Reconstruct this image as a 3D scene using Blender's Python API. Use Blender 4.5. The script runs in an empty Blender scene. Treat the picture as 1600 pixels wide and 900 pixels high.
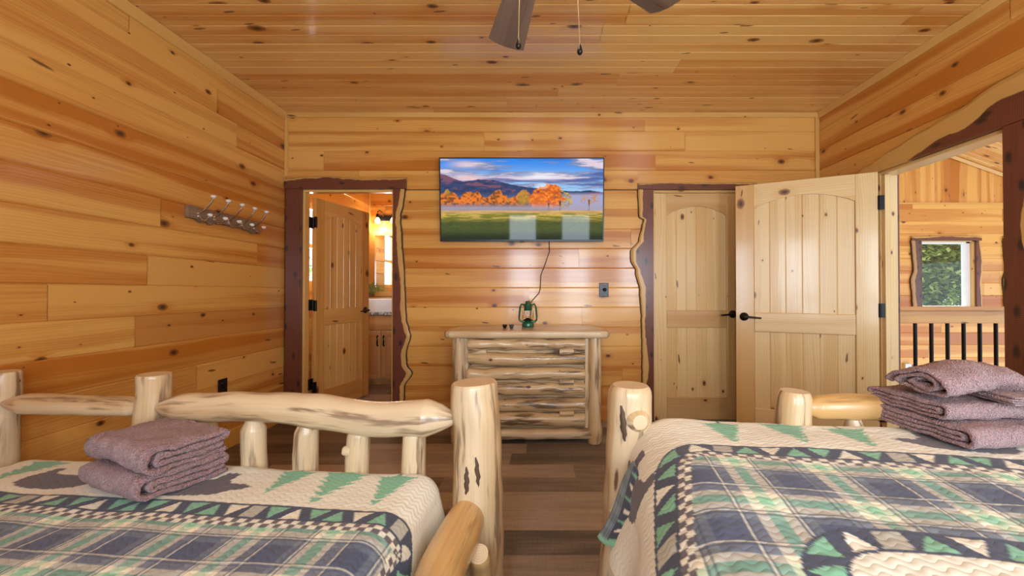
import bpy, math, random
import numpy as np
from mathutils import Vector, Matrix, noise

# ------------------------------------------------------------------ camera, world, lights, exposure
SC = bpy.context.scene
COL = SC.collection
F = 620.0                     # focal length in pixels of the 1600-wide frame
CX, CY = 848.0, 450.0
CAM_H = 1.14
PITCH = math.atan(6.0 / F)    # horizon at y = 456
YB = 3.53                     # bedroom's back wall
XL, XR, YR, ZC = -2.29, 2.46, -1.05, 2.74

cd = bpy.data.cameras.new('camera')
cam = bpy.data.objects.new('camera', cd)
COL.objects.link(cam)
cam.location = (0, 0, CAM_H)
cam.rotation_euler = (math.pi / 2 + PITCH, 0, 0)
cd.sensor_width = 36.0
cd.lens = F * 36.0 / 1600.0
cd.shift_x = -(CX - 800.0) / 1600.0
cd.clip_start = 0.02
SC.camera = cam

SC.view_settings.view_transform = 'Standard'
SC.view_settings.look = 'None'
SC.view_settings.gamma = 1.0
SC.view_settings.use_curve_mapping = False
SC.view_settings.exposure = 0.14

world = bpy.data.worlds.new('world')
SC.world = world
world.use_nodes = True
world.node_tree.nodes['Background'].inputs[0].default_value = (0.80, 0.90, 1.0, 1)
world.node_tree.nodes['Background'].inputs[1].default_value = 1.6

def area(name, loc, rot, sx, sy, power, col):
    l = bpy.data.lights.new(name, 'AREA')
    l.shape = 'RECTANGLE'; l.size = sx; l.size_y = sy; l.energy = power; l.color = col
    o = bpy.data.objects.new(name, l); COL.objects.link(o)
    o.location = loc; o.rotation_euler = rot
    return o
DAY = (0.76, 0.89, 1.0)
REAR_WINDOWS = [(-0.70, -0.10), (0.35, 0.97), (1.55, 2.20)]
for a, b in REAR_WINDOWS:
    area('window_daylight', ((a + b) / 2, YR + 0.03, 1.35), (math.pi / 2, 0, 0), b - a - .08, 1.32, 37, DAY)
area('bathroom_window_daylight', (-2.50, 4.23, 1.62), (0, math.radians(-90), 0), 0.9, 0.9, 22, DAY)
area('loft_fill_light', (6.2, 2.2, 3.0), (math.radians(40), 0, 0), 3.0, 1.6, 44, (1.0, .92, .80))  # added warm area lamp brightening the loft wall

sn_ = bpy.data.lights.new('sun', 'SUN'); sn_.energy = 9.0; sn_.angle = math.radians(1.0); sn_.color = (1, .95, .86)
so_ = bpy.data.objects.new('sun', sn_); COL.objects.link(so_); so_.rotation_euler = (math.radians(-38), math.radians(12), 0)

def at(px, py, Y):
    """a point of the place seen at pixel (px, py) that stands Y metres in front of the camera"""
    u = (px - CX) / F; v = -(py - CY) / F
    k = math.cos(PITCH) - v * math.sin(PITCH)
    return Vector((u * Y / k, Y, CAM_H + Y * (math.sin(PITCH) + v * math.cos(PITCH)) / k))

# ------------------------------------------------------------------ helpers
def lin(c):
    return tuple(((x / 255) / 12.92 if x / 255 <= .04045 else ((x / 255 + .055) / 1.055) ** 2.4) for x in c)
def lin4(c): return lin(c) + (1.0,)

def tag(o, label=None, cat=None, group=None, kind=None):
    if label: o['label'] = label
    if cat: o['category'] = cat
    if group: o['group'] = group
    if kind: o['kind'] = kind
    return o
def empty(name, loc, rz=0.0, label=None, cat=None, group=None):
    o = bpy.data.objects.new(name, None); COL.objects.link(o)
    o.location = loc; o.rotation_euler = (0, 0, rz); o.empty_display_size = .05
    return tag(o, label, cat, group)
def copy_tree(o, parent=None):
    c = o.copy(); COL.objects.link(c)
    if parent: c.parent = parent
    for ch in [x for x in SC.objects if x.parent == o]:
        copy_tree(ch, c)
    return c

class MB:
    def __init__(s):
        s.v = []; s.f = []; s.mi = []; s.uv = []; s.tn = []; s.sm = []
    def add(s, verts, faces, uvs=None, tone=(.5, .5, .5), mat=0, smooth=False):
        b = len(s.v)
        s.v.extend([tuple(p) for p in verts])
        for i, f in enumerate(faces):
            s.f.append([b + k for k in f])
            s.mi.append(mat if not isinstance(mat, (list, tuple)) else mat[i])
            s.uv.append(uvs[i] if uvs else [(0, 0)] * len(f))
            if isinstance(tone, list): s.tn.append(tone[i])
            else: s.tn.append([tone] * len(f))
            s.sm.append(smooth)
        return s
    def box(s, lo, hi, grain=None, tone=None, mat=0, M=None, rnd=None, taper=None):
        rnd = rnd or random
        lo = [min(a, b) for a, b in zip(lo, hi)] if False else list(lo); hi = list(hi)
        for i in range(3):
            if lo[i] > hi[i]: lo[i], hi[i] = hi[i], lo[i]
        d = [hi[i] - lo[i] for i in range(3)]
        if grain is None: grain = d.index(max(d))
        tone = tone or (rnd.random(), rnd.random(), rnd.random())
        ou, ov = rnd.random() * 40, rnd.random() * 40
        P = [(x, y, z) for x in (lo[0], hi[0]) for y in (lo[1], hi[1]) for z in (lo[2], hi[2])]
        FQ = [((0, 1, 3, 2), 0), ((4, 6, 7, 5), 0), ((0, 4, 5, 1), 1), ((2, 3, 7, 6), 1), ((0, 2, 6, 4), 2), ((1, 5, 7, 3), 2)]
        others = [i for i in range(3) if i != grain]
        faces = []; uvs = []
        for q, ax in FQ:
            faces.append(q)
            if ax == grain:
                uvs.append([(ou + P[k][others[0]] * .3, ov + P[k][others[1]]) for k in q])
            else:
                o = [i for i in others if i != ax][0]
                uvs.append([(ou + P[k][grain], ov + P[k][o] + .37 * P[k][ax]) for k in q])
        V = [Vector(p) for p in P]
        if M is not None: V = [M @ p for p in V]
        s.add(V, faces, uvs, tone, mat)
        return s
    def tube(s, pts, rad, seg=12, mat=0, cap=True, tone=(.5, .5, .5), up=Vector((0, 0, 1)), smooth=True, capmat=None, ou=0, ov=0, lump=0, lfreq=6, flat=1.0):
        pts = [Vector(p) for p in pts]; n = len(pts)
        if not isinstance(rad, (list, tuple)): rad = [rad] * n
        V = []; acc = 0; L = []
        for i, p in enumerate(pts):
            t = (pts[min(i + 1, n - 1)] - pts[max(i - 1, 0)]).normalized()
            if abs(t.dot(up)) > .97: up2 = Vector((0, 1, 0)) if abs(t.y) < .9 else Vector((1, 0, 0))
            else: up2 = up
            a = t.cross(up2).normalized(); b = a.cross(t).normalized()
            if i: acc += (pts[i] - pts[i - 1]).length
            L.append(acc)
            for k in range(seg):
                an = 2 * math.pi * k / seg
                dr = a * math.cos(an) + b * math.sin(an) * flat
                r = rad[i]
                if lump:
                    q = p + dr * rad[i]
                    r *= 1 + lump * noise.noise(q * lfreq + Vector((ou, ov, 0)))
                V.append(p + dr * r)
        F_ = []; U = []
        rm = sum(rad) / n
        for i in range(n - 1):
            for k in range(seg):
                k2 = (k + 1) % seg
                F_.append((i * seg + k, i * seg + k2, (i + 1) * seg + k2, (i + 1) * seg + k))
                v0 = 2 * math.pi * rm * k / seg; v1 = 2 * math.pi * rm * (k + 1) / seg
                U.append([(ou + L[i], ov + v0), (ou + L[i], ov + v1), (ou + L[i + 1], ov + v1), (ou + L[i + 1], ov + v0)])
        s.add(V, F_, U, tone, mat, smooth)
        if cap:
            for e, rev in ((0, True), (n - 1, False)):
                ring = V[e * seg:(e + 1) * seg]
                c = pts[e]
                vv = ring; uu = []
                for k in range(seg):
                    an = 2 * math.pi * k / seg
                    uu.append((rad[e] * math.cos(an), rad[e] * math.sin(an)))
                f = list(range(seg))
                if rev is False: pass
                else: f = f[::-1]; uu = uu[::-1]
                # fan with centre keeps the ring pattern
                V2 = ring + [c]; ff = []; u2 = []
                for k in range(seg):
                    k2 = (k + 1) % seg
                    an, an2 = 2 * math.pi * k / seg, 2 * math.pi * (k + 1) / seg
                    tri = (k, k2, seg); tu = [(rad[e] * math.cos(an), rad[e] * math.sin(an)), (rad[e] * math.cos(an2), rad[e] * math.sin(an2)), (0, 0)]
                    if rev: tri = tri[::-1]; tu = tu[::-1]
                    ff.append(tri); u2.append(tu)
                s.add(V2, ff, u2, tone, capmat if capmat is not None else mat, False)
        return s
    def lathe(s, prof, c=(0, 0, 0), seg=24, mat=0, tone=(.5, .5, .5), axis=2, smooth=True, M=None):
        V = []
        for r, h in prof:
            for k in range(seg):
                an = 2 * math.pi * k / seg
                p = [r * math.cos(an), r * math.sin(an), h]
                if axis == 1: p = [p[0], p[2], p[1]]
                if axis == 0: p = [p[2], p[0], p[1]]
                q = Vector(p)
                if M is not None: q = M @ q
                V.append(q + Vector(c))
        Fs = []
        for i in range(len(prof) - 1):
            for k in range(seg):
                k2 = (k + 1) % seg
                Fs.append((i * seg + k, i * seg + k2, (i + 1) * seg + k2, (i + 1) * seg + k))
        s.add(V, Fs, None, tone, mat, smooth)
        return s
    def prism(s, poly, z0, z1, fr, grain='x', tone=None, mat=0, edgemat=None):
        """poly in local (x,y); fr(x,y,z)->world"""
        tone = tone or (random.random(), random.random(), random.random())
        ou, ov = random.random() * 30, random.random() * 30
        n = len(poly)
        A = [fr(x, y, z1) for x, y in poly]; B = [fr(x, y, z0) for x, y in poly]
        uvp = [((ou + x, ov + y) if grain == 'x' else (ou + y, ov + x)) for x, y in poly]
        s.add(A + B, [tuple(range(n)), tuple(range(2 * n - 1, n - 1, -1))] + [(i, i + n, (i + 1) % n + n, (i + 1) % n) for i in range(n)],
              [uvp, uvp[::-1]] + [[uvp[i], uvp[i], uvp[(i + 1) % n], uvp[(i + 1) % n]] for i in range(n)], tone,
              [mat, mat] + [mat if edgemat is None else edgemat] * n)
        return s
    def build(s, name, mats, parent=None, bevel=0, bseg=2, label=None, cat=None, group=None, kind=None, loc=None):
        me = bpy.data.meshes.new(name)
        me.from_pydata(s.v, [], s.f)
        if not isinstance(mats, (list, tuple)): mats = [mats]
        for m in mats: me.materials.append(m)
        me.polygons.foreach_set('material_index', s.mi)
        me.polygons.foreach_set('use_smooth', s.sm)
        uvl = me.uv_layers.new(name='UVMap')
        uvl.data.foreach_set('uv', [c for f in s.uv for p in f for c in p])
        at_ = me.color_attributes.new('tone', 'FLOAT_COLOR', 'CORNER')
        at_.data.foreach_set('color', [c for f in s.tn for t in f for c in (t[0], t[1], t[2], 1.0)])
        me.update()
        o = bpy.data.objects.new(name, me); COL.objects.link(o)
        if parent: o.parent = parent
        if loc is not None: o.location = loc
        if bevel:
            md = o.modifiers.new('bevel', 'BEVEL'); md.width = bevel; md.segments = bseg; md.limit_method = 'ANGLE'; md.angle_limit = math.radians(40)
            md.harden_normals = False
        return tag(o, label, cat, group, kind)

class NT:
    def __init__(s, name):
        s.m = bpy.data.materials.new(name); s.m.use_nodes = True
        s.t = s.m.node_tree; s.t.nodes.clear()
        s.out = s.t.nodes.new('ShaderNodeOutputMaterial')
    def n(s, typ, props=None, **ins):
        nd = s.t.nodes.new('ShaderNode' + typ)
        for k, v in (props or {}).items(): setattr(nd, k, v)
        for k, v in ins.items():
            k2 = k.replace('_', ' ')
            sock = None
            for i in nd.inputs:
                if i.name == k2 and i.enabled: sock = i; break
            if sock is None: sock = nd.inputs[k2]
            s.set(sock, v)
        return nd
    def set(s, sock, v):
        if isinstance(v, bpy.types.NodeSocket): s.t.links.new(v, sock)
        else:
            if sock.type == 'RGBA' and len(v) == 3: v = tuple(v) + (1,)
            sock.default_value = v
    def math(s, op, a, b=None, c=None, clamp=False):
        nd = s.t.nodes.new('ShaderNodeMath'); nd.operation = op; nd.use_clamp = clamp
        for i, v in enumerate((a, b, c)):
            if v is not None: s.set(nd.inputs[i], v)
        return nd.outputs[0]
    def comb(s, x, y, z=0.0):
        nd = s.t.nodes.new('ShaderNodeCombineXYZ')
        for i, v in enumerate((x, y, z)): s.set(nd.inputs[i], v)
        return nd.outputs[0]
    def mix(s, f, a, b, mode='MIX'):
        nd = s.t.nodes.new('ShaderNodeMix'); nd.data_type = 'RGBA'; nd.blend_type = mode; nd.clamp_factor = True
        s.set(nd.inputs[0], f); s.set(nd.inputs[6], a); s.set(nd.inputs[7], b)
        return nd.outputs[2]
    def ss(s, x, a, b):
        nd = s.t.nodes.new('ShaderNodeMapRange'); nd.interpolation_type = 'SMOOTHSTEP'
        s.set(nd.inputs[0], x); s.set(nd.inputs[1], a); s.set(nd.inputs[2], b)
        nd.inputs[3].default_value = 0; nd.inputs[4].default_value = 1
        return nd.outputs[0]
    def noise(s, vec, scale=1.0, detail=3.0, rough=.5, dist=0.0):
        nd = s.n('TexNoise', None, Vector=vec, Scale=scale, Detail=detail, Roughness=rough, Distortion=dist)
        return nd.outputs[0]
    def bsdf(s, **ins):
        b = s.n('BsdfPrincipled', None, **ins)
        s.t.links.new(b.outputs[0], s.out.inputs[0]); return b
    def bump(s, h, strength=.3, dist=.002, normal=None):
        b = s.n('Bump', None, Strength=strength, Distance=dist, Height=h)
        if normal is not None: s.t.links.new(normal, b.inputs['Normal'])
        return b.outputs[0]

def plain(name, col, rough=.5, metal=0.0, bump=0, bscale=200, **kw):
    t = NT(name)
    ins = dict(Base_Color=col if len(col) == 4 else tuple(col) + (1,), Roughness=rough, Metallic=metal)
    co = t.n('TexCoord').outputs['Object']
    nz = t.noise(co, 9.0, 2.0)
    c4 = ins['Base_Color']
    ins['Base_Color'] = t.mix(nz, tuple(x * .93 for x in c4[:3]) + (1,), tuple(min(1, x * 1.05) for x in c4[:3]) + (1,))
    if bump: ins['Normal'] = t.bump(t.noise(co, bscale, 3.0), bump, .001)
    ins.update(kw)
    t.bsdf(**ins)
    return t.m

def wood(name, light, dark, red, knotcol=(.07, .02, .006), band=.55, knots=.34, cell=(.26, .17), rough=.32, coat=.35, grain=60, toneamt=.45, stain=0.0, stlo=.54, staincol=(.12, .06, .03), ksize=.085, spec=.5, bumpy=.12, ringamt=.09, dash=.16):
    t = NT(name)
    uv = t.n('UVMap', {'uv_map': 'UVMap'}).outputs[0]
    sp = t.n('SeparateXYZ', None, Vector=uv); u, v = sp.outputs[0], sp.outputs[1]
    tn = t.n('Attribute', {'attribute_name': 'tone'})
    tsep = t.n('SeparateColor', None, Color=tn.outputs[0]); tr, tg, tb = tsep.outputs[0], tsep.outputs[1], tsep.outputs[2]
    # knots
    kv = t.comb(t.math('MULTIPLY', u, 1 / cell[0]), t.math('MULTIPLY', v, 1 / cell[1]))
    wob = t.noise(t.comb(t.math('MULTIPLY', u, 30), t.math('MULTIPLY', v, 30)), 1.0, 2.0)
    vor = t.n('TexVoronoi', {'voronoi_dimensions': '2D', 'feature': 'F1'}, Vector=kv, Scale=1.0, Randomness=.95)
    d = t.math('ADD', vor.outputs['Distance'], t.math('MULTIPLY', t.math('SUBTRACT', wob, .5), .05))
    cs = t.n('SeparateColor', None, Color=vor.outputs['Color'])
    present = t.math('LESS_THAN', cs.outputs[0], knots)
    size = t.math('ADD', .02, t.math('MULTIPLY', t.math('POWER', cs.outputs[1], 2.5), ksize))
    kd = t.math('DIVIDE', d, size)
    vo2 = t.n('TexVoronoi', {'voronoi_dimensions': '2D', 'feature': 'F1'}, Vector=t.comb(t.math('MULTIPLY', u, 1.7), t.math('ADD', t.math('MULTIPLY', v, 8.5), t.math('MULTIPLY', u, .9))), Scale=1.0, Randomness=.95)
    cs2 = t.n('SeparateColor', None, Color=vo2.outputs['Color'])
    dd2 = t.math('ADD', vo2.outputs['Distance'], t.math('MULTIPLY', t.math('SUBTRACT', wob, .5), .06))
    dm = t.math('MULTIPLY', t.math('MULTIPLY', t.math('SUBTRACT', 1.0, t.ss(t.math('DIVIDE', dd2, t.math('ADD', .035, t.math('MULTIPLY', cs2.outputs[1], .06))), .5, 1.0)), t.math('LESS_THAN', cs2.outputs[0], dash)), .85)
    kmask = t.math('MULTIPLY', t.math('SUBTRACT', 1.0, t.ss(kd, .75, 1.1)), present)
    kcore = t.math('MULTIPLY', t.math('SUBTRACT', 1.0, t.ss(kd, .2, .8)), present)
    halo = t.math('MULTIPLY', t.math('SUBTRACT', 1.0, t.ss(kd, .9, 3.0)), present)
    # warped cross coordinate
    n1 = t.noise(t.comb(t.math('MULTIPLY', u, 1.1), t.math('MULTIPLY', v, 4.0)), 1.0, 2.0)
    v2 = t.math('ADD', v, t.math('MULTIPLY', t.math('SUBTRACT', n1, .5), .07))
    v2 = t.math('ADD', v2, t.math('MULTIPLY', halo, .012))
    g1 = t.noise(t.comb(t.math('MULTIPLY', u, 2.2), t.math('MULTIPLY', v2, grain)), 1.0, 4.0, .65)
    g0 = t.noise(t.comb(t.math('MULTIPLY', u, .45), t.math('MULTIPLY', v2, 7.0)), 1.0, 2.0)
    ring = t.math('SINE', t.math('ADD', t.math('MULTIPLY', v2, 420.0), t.math('MULTIPLY', g0, 46.0)))
    gb = t.noise(t.comb(t.math('MULTIPLY', u, .3), t.math('MULTIPLY', v2, 9.0), 3.7), 1.0, 1.5)
    bandm = t.ss(gb, .42, .60)
    f = t.math('ADD', t.math('MULTIPLY', bandm, band), t.math('MULTIPLY', t.math('SUBTRACT', g1, .5), .75))
    f = t.math('ADD', f, t.math('MULTIPLY', ring, ringamt))
    f = t.math('ADD', f, t.math('MULTIPLY', t.math('SUBTRACT', tr, .45), toneamt))
    f = t.math('ADD', f, t.math('MULTIPLY', halo, .30), clamp=True)
    c = t.mix(f, tuple(light) + (1,), tuple(dark) + (1,))
    rm = t.math('MULTIPLY', t.ss(tg, .72, 1.0), .75)
    c = t.mix(rm, c, tuple(red) + (1,))
    if stain:
        sn = t.noise(t.comb(t.math('MULTIPLY', u, 2.4), t.math('MULTIPLY', v, 20.0), 8.1), 1.0, 3.0, .6)
        sm = t.math('MULTIPLY', t.ss(sn, stlo, stlo + .14), min(1.0, stain * .9))
        fine = t.noise(t.comb(t.math('MULTIPLY', u, 7.0), t.math('MULTIPLY', v, 75.0), 5.5), 1.0, 2.0)
        sm = t.math('MULTIPLY', sm, t.ss(fine, .34, .52))
        c = t.mix(sm, c, tuple(staincol) + (1,))
        sn2 = t.noise(t.comb(t.math('MULTIPLY', u, 2.0), t.math('MULTIPLY', v, 10.0), 2.1), 1.0, 2.0, .5)
        c = t.mix(t.math('MULTIPLY', t.ss(sn2, .52, .7), .35 * stain), c, (.38, .27, .17, 1))
    c = t.mix(t.math('MULTIPLY', kmask, .8), c, (.22, .07, .018, 1))
    c = t.mix(kcore, c, tuple(knotcol) + (1,))
    c = t.mix(dm, c, (.12, .035, .010, 1))
    h = t.math('ADD', t.math('MULTIPLY', g1, .6), t.math('MULTIPLY', kmask, .5))
    rr = t.math('ADD', rough - .05, t.math('MULTIPLY', g1, .12))
    t.bsdf(Base_Color=c, Roughness=rr, Coat_Weight=coat, Coat_Roughness=.12, Specular_IOR_Level=spec, Normal=t.bump(h, bumpy, .001))
    return t.m

M = {}
M['wall'] = wood('knotty_pine_wall', (.82, .45, .115), (.55, .185, .022), (.40, .10, .013), knots=.5, ksize=.14, toneamt=.95, coat=.6, band=.7)
M['wall_left'] = M['wall']
M['ceiling'] = wood('knotty_pine_ceiling', (.86, .54, .19), (.64, .26, .05), (.46, .16, .025), knots=.42, ksize=.16, toneamt=.6, cell=(.34,.17), coat=.6, dash=.3)
M['trim'] = wood('pine_trim', (.80, .50, .16), (.66, .33, .075), (.5, .22, .05), knots=.12)
M['door'] = wood('pale_pine_door', (.81, .58, .28), (.68, .40, .13), (.62, .33, .09), knots=.36, band=.6, ksize=.17, toneamt=.4, ringamt=.2)
M['door_rail'] = wood('honey_pine_door', (.70, .47, .21), (.56, .30, .10), (.55, .28, .09), knots=.16, band=.5, ksize=.09, toneamt=.3)
M['door_bath'] = wood('golden_pine_door', (.78, .48, .16), (.60, .29, .06), (.5, .2, .04), knots=.36, band=.6, ksize=.17, toneamt=.5, ringamt=.2)
M['log'] = wood('peeled_log', (.74, .57, .36), (.60, .39, .19), (.62, .42, .2), knots=.14, cell=(.30, .20), band=.8, rough=.33, coat=.3, stain=.9, stlo=.50, dash=.10, toneamt=.4, staincol=(.17, .09, .045), ksize=.16, grain=35, bumpy=.2)
M['log_gold'] = wood('golden_log', (.72, .47, .20), (.56, .28, .08), (.6, .35, .12), knots=.25, cell=(.22, .15), stain=.6, staincol=(.22, .10, .03), ksize=.12, grain=30, toneamt=.2, bumpy=.2)
M['log_dark'] = wood('weathered_half_log', (.70, .50, .27), (.50, .30, .13), (.6, .4, .2), knots=.3, cell=(.24, .14), stain=1.0, stlo=.48, staincol=(.085, .05, .03), ksize=.09, grain=45, toneamt=.3, bumpy=.25)
M['cabinet'] = wood('oak_cabinet', (.66, .40, .17), (.50, .25, .08), (.5, .25, .08), knots=.1, band=.7)

def endgrain(name, a, b):
    t = NT(name)
    uv = t.n('UVMap', {'uv_map': 'UVMap'}).outputs[0]
    nz = t.noise(uv, 18.0, 3.0)
    l = t.n('VectorMath', {'operation': 'LENGTH'}); t.t.links.new(uv, l.inputs[0])
    s = t.math('SINE', t.math('ADD', t.math('MULTIPLY', l.outputs['Value'], 900.0), t.math('MULTIPLY', nz, 12.0)))
    c = t.mix(t.math('ADD', t.math('MULTIPLY', s, .3), t.math('MULTIPLY', nz, .5)), tuple(a) + (1,), tuple(b) + (1,))
    t.bsdf(Base_Color=c, Roughness=.45, Coat_Weight=.2, Normal=t.bump(s, .1, .001))
    return t.m
M['end'] = endgrain('log_end_grain', (.76, .60, .40), (.62, .42, .22))

def live_mat(name, heart, sap):
    t = NT(name)
    uv = t.n('UVMap', {'uv_map': 'UVMap'}).outputs[0]
    sp = t.n('SeparateXYZ', None, Vector=uv); u, v = sp.outputs[0], sp.outputs[1]
    tn = t.n('Attribute', {'attribute_name': 'tone'})
    ts = t.n('SeparateColor', None, Color=tn.outputs[0]); dist, sapw, cut = ts.outputs[0], ts.outputs[1], ts.outputs[2]
    nz = t.noise(t.comb(t.math('MULTIPLY', u, 6.0), t.math('MULTIPLY', v, 14.0)), 1.0, 3.0)
    dn = t.math('ADD', dist, t.math('MULTIPLY', t.math('SUBTRACT', nz, .5), .035))
    g = t.noise(t.comb(t.math('MULTIPLY', u, 3.0), t.math('MULTIPLY', v, 70.0)), 1.0, 4.0, .6)
    saw = t.math('SINE', t.math('MULTIPLY', u, 700.0))
    hc = t.mix(g, tuple(x * .55 for x in heart) + (1,), tuple(x * 1.5 for x in heart) + (1,))
    hc = t.mix(t.math('MULTIPLY', t.math('GREATER_THAN', saw, .75), .14), hc, (.6, .35, .22, 1))
    kn = t.n('TexVoronoi', {'voronoi_dimensions': '2D'}, Vector=t.comb(t.math('MULTIPLY', u, 4.5), t.math('MULTIPLY', v, 9.0)), Scale=1.0)
    kk = t.math('SUBTRACT', 1.0, t.ss(t.math('ADD', kn.outputs['Distance'], t.math('MULTIPLY', t.math('SUBTRACT', nz, .5), .3)), .06, .20))
    hc = t.mix(t.math('MULTIPLY', kk, .85), hc, (.02, .010, .012, 1))
    sc_ = t.mix(g, tuple(x * .75 for x in sap) + (1,), tuple(sap) + (1,))
    c = t.mix(t.ss(t.math('SUBTRACT', dn, sapw), -.004, .004), sc_, hc)
    bk = t.math('SUBTRACT', 1.0, t.ss(t.math('ADD', dist, t.math('MULTIPLY', t.math('SUBTRACT', nz, .5), .008)), .0010, .0030))
    c = t.mix(bk, c, (.055, .032, .020, 1))
    t.bsdf(Base_Color=c, Roughness=.38, Coat_Weight=.3, Coat_Roughness=.2, Normal=t.bump(g, .15, .001))
    return t.m
M['live'] = live_mat('live_edge_cedar', (.135, .032, .016), (.74, .43, .13))
M['live_brown'] = live_mat('live_edge_walnut', (.10, .045, .040), (.50, .28, .11))

def floor_mat():
    t = NT('vinyl_plank_floor')
    uv = t.n('UVMap', {'uv_map': 'UVMap'}).outputs[0]
    sp = t.n('SeparateXYZ', None, Vector=uv); u, v = sp.outputs[0], sp.outputs[1]
    ts = t.n('SeparateColor', None, Color=t.n('Attribute', {'attribute_name': 'tone'}).outputs[0])
    g = t.noise(t.comb(t.math('MULTIPLY', u, 4.0), t.math('MULTIPLY', v, 60.0)), 1.0, 5.0, .7)
    g2 = t.noise(t.comb(t.math('MULTIPLY', u, 2.0), t.math('MULTIPLY', v, 14.0), 4.0), 1.0, 2.0)
    saw = t.noise(t.comb(t.math('MULTIPLY', u, 160.0), t.math('MULTIPLY', v, 12.0)), 1.0, 2.0)
    f = t.math('ADD', t.math('MULTIPLY', g, .7), t.math('MULTIPLY', t.math('SUBTRACT', ts.outputs[0], .5), .75))
    f = t.math('ADD', f, t.math('MULTIPLY', t.math('SUBTRACT', g2, .5), .8))
    f = t.math('ADD', f, t.math('MULTIPLY', t.math('SUBTRACT', saw, .5), .3), clamp=True)
    c = t.mix(f, (.10, .078, .066, 1), (.50, .38, .29, 1))
    t.bsdf(Base_Color=c, Roughness=t.math('ADD', .34, t.math('MULTIPLY', g, .15)), Normal=t.bump(t.math('ADD', g, saw), .12, .001))
    return t.m
M['floor'] = floor_mat()

def terry(name, col):
    t = NT(name)
    co = t.n('TexCoord').outputs['Object']
    n1 = t.noise(co, 170.0, 2.0, .75); n2 = t.noise(co, 28.0, 2.0)
    v = t.n('TexVoronoi', None, Vector=co, Scale=260.0).outputs['Distance']
    c = t.mix(t.ss(n1, .3, .7), tuple(x * .50 for x in col) + (1,), tuple(x * 1.45 for x in col) + (1,))
    c = t.mix(t.math('MULTIPLY', n2, .3), c, tuple(x * 1.2 for x in col) + (1,))
    h = t.math('ADD', n1, v)
    t.bsdf(Base_Color=c, Roughness=1.0, Specular_IOR_Level=.1, Sheen_Weight=.5, Sheen_Roughness=.5, Normal=t.bump(h, 1.0, .006))
    return t.m
M['terry'] = terry('mauve_terry', (.38, .205, .215))
M['terry_rib'] = terry('mauve_towel_band', (.42, .26, .27))
M['black'] = plain('black_metal', (.012, .012, .013), .35, .6)
M['black_plastic'] = plain('black_plastic', (.010, .010, .012), .25)
M['bronze'] = plain('dark_bronze', (.03, .027, .025), .35, .8)
M['chrome'] = plain('brushed_nickel', (.62, .58, .55), .22, 1.0)
M['brass'] = plain('brass_chain', (.40, .27, .12), .4, .3)
M['green'] = plain('green_enamel', (.005, .12, .055), .22, 0.2, Coat_Weight=.6)
M['white'] = plain('white_vinyl', (.80, .80, .78), .4)
M['porcelain'] = plain('white_porcelain', (.86, .85, .82), .12, Coat_Weight=.5)
M['rack'] = wood('weathered_rack_board', (.30, .20, .12), (.13, .08, .05), (.2, .1, .05), knots=.3, rough=.6, coat=0)
M['fan'] = wood('grey_oak_fan_blade', (.26, .19, .155), (.10, .072, .06), (.14, .09, .07), knots=.0, rough=.45, coat=0, grain=110)
M['grass'] = plain('leaf_green', (.22, .36, .06), .5)
M['bark'] = plain('tree_bark', (.16, .11, .08), .9, bump=.6, bscale=40)
M['mirror'] = plain('mirror_glass', (.92, .93, .93), .01, 1.0)
M['dark'] = plain('dark_void', (.02, .015, .012), .8)

def glass(name, tint=(1, 1, 1)):
    t = NT(name)
    tr = t.n('BsdfTransparent', None, Color=tuple(tint) + (1,))
    gl = t.n('BsdfGlossy', None, Roughness=.02)
    lw = t.n('LayerWeight', None, Blend=.5)
    fr = t.math('ADD', .04, t.math('MULTIPLY', t.math('POWER', lw.outputs['Facing'], 4.0), .15))
    mx = t.n('MixShader'); t.t.links.new(fr, mx.inputs[0]); t.t.links.new(tr.outputs[0], mx.inputs[1]); t.t.links.new(gl.outputs[0], mx.inputs[2])
    t.t.links.new(mx.outputs[0], t.out.inputs[0]); return t.m
M['glass'] = glass('window_glass')
def emis(name, col, s):
    t = NT(name)
    e = t.n('Emission', None, Color=tuple(col) + (1,), Strength=s)
    t.t.links.new(e.outputs[0], t.out.inputs[0]); return t.m
M['bulb'] = emis('lit_bulb', (1.0, .82, .55), 9.0)

def colattr_mat(name, rough=.8, emit=False, quilt=False):
    t = NT(name)
    a = t.n('Attribute', {'attribute_name': 'paint'}).outputs[0]
    if emit:
        t.bsdf(Base_Color=(.01, .01, .01, 1), Roughness=.04, Emission_Color=a, Emission_Strength=1.0, Specular_IOR_Level=.16)
    elif quilt:
        uv = t.n('UVMap', {'uv_map': 'UVMap'}).outputs[0]
        sp = t.n('SeparateXYZ', None, Vector=uv); u, v = sp.outputs[0], sp.outputs[1]
        s1 = t.math('SINE', t.math('MULTIPLY', u, 2 * math.pi / .036))
        ph = t.math('ADD', t.math('MULTIPLY', v, 2 * math.pi / .019), t.math('MULTIPLY', s1, 1.9))
        w = t.math('ABSOLUTE', t.math('SINE', t.math('MULTIPLY', ph, .5)))
        w = t.math('POWER', w, .45)
        big = t.noise(uv, 14.0, 2.0)
        h = t.math('ADD', w, t.math('MULTIPLY', big, .8))
        fine = t.noise(uv, 600.0, 1.0)
        c = t.mix(t.math('MULTIPLY', fine, .10), a, (.55, .52, .5, 1))
        t.bsdf(Base_Color=c, Roughness=.9, Specular_IOR_Level=.15, Sheen_Weight=.15, Normal=t.bump(h, .5, .002))
    else:
        t.bsdf(Base_Color=a, Roughness=rough)
    return t.m
M['quilt'] = colattr_mat('lodge_quilt', quilt=True)
M['screen'] = colattr_mat('tv_screen', emit=True)

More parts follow.
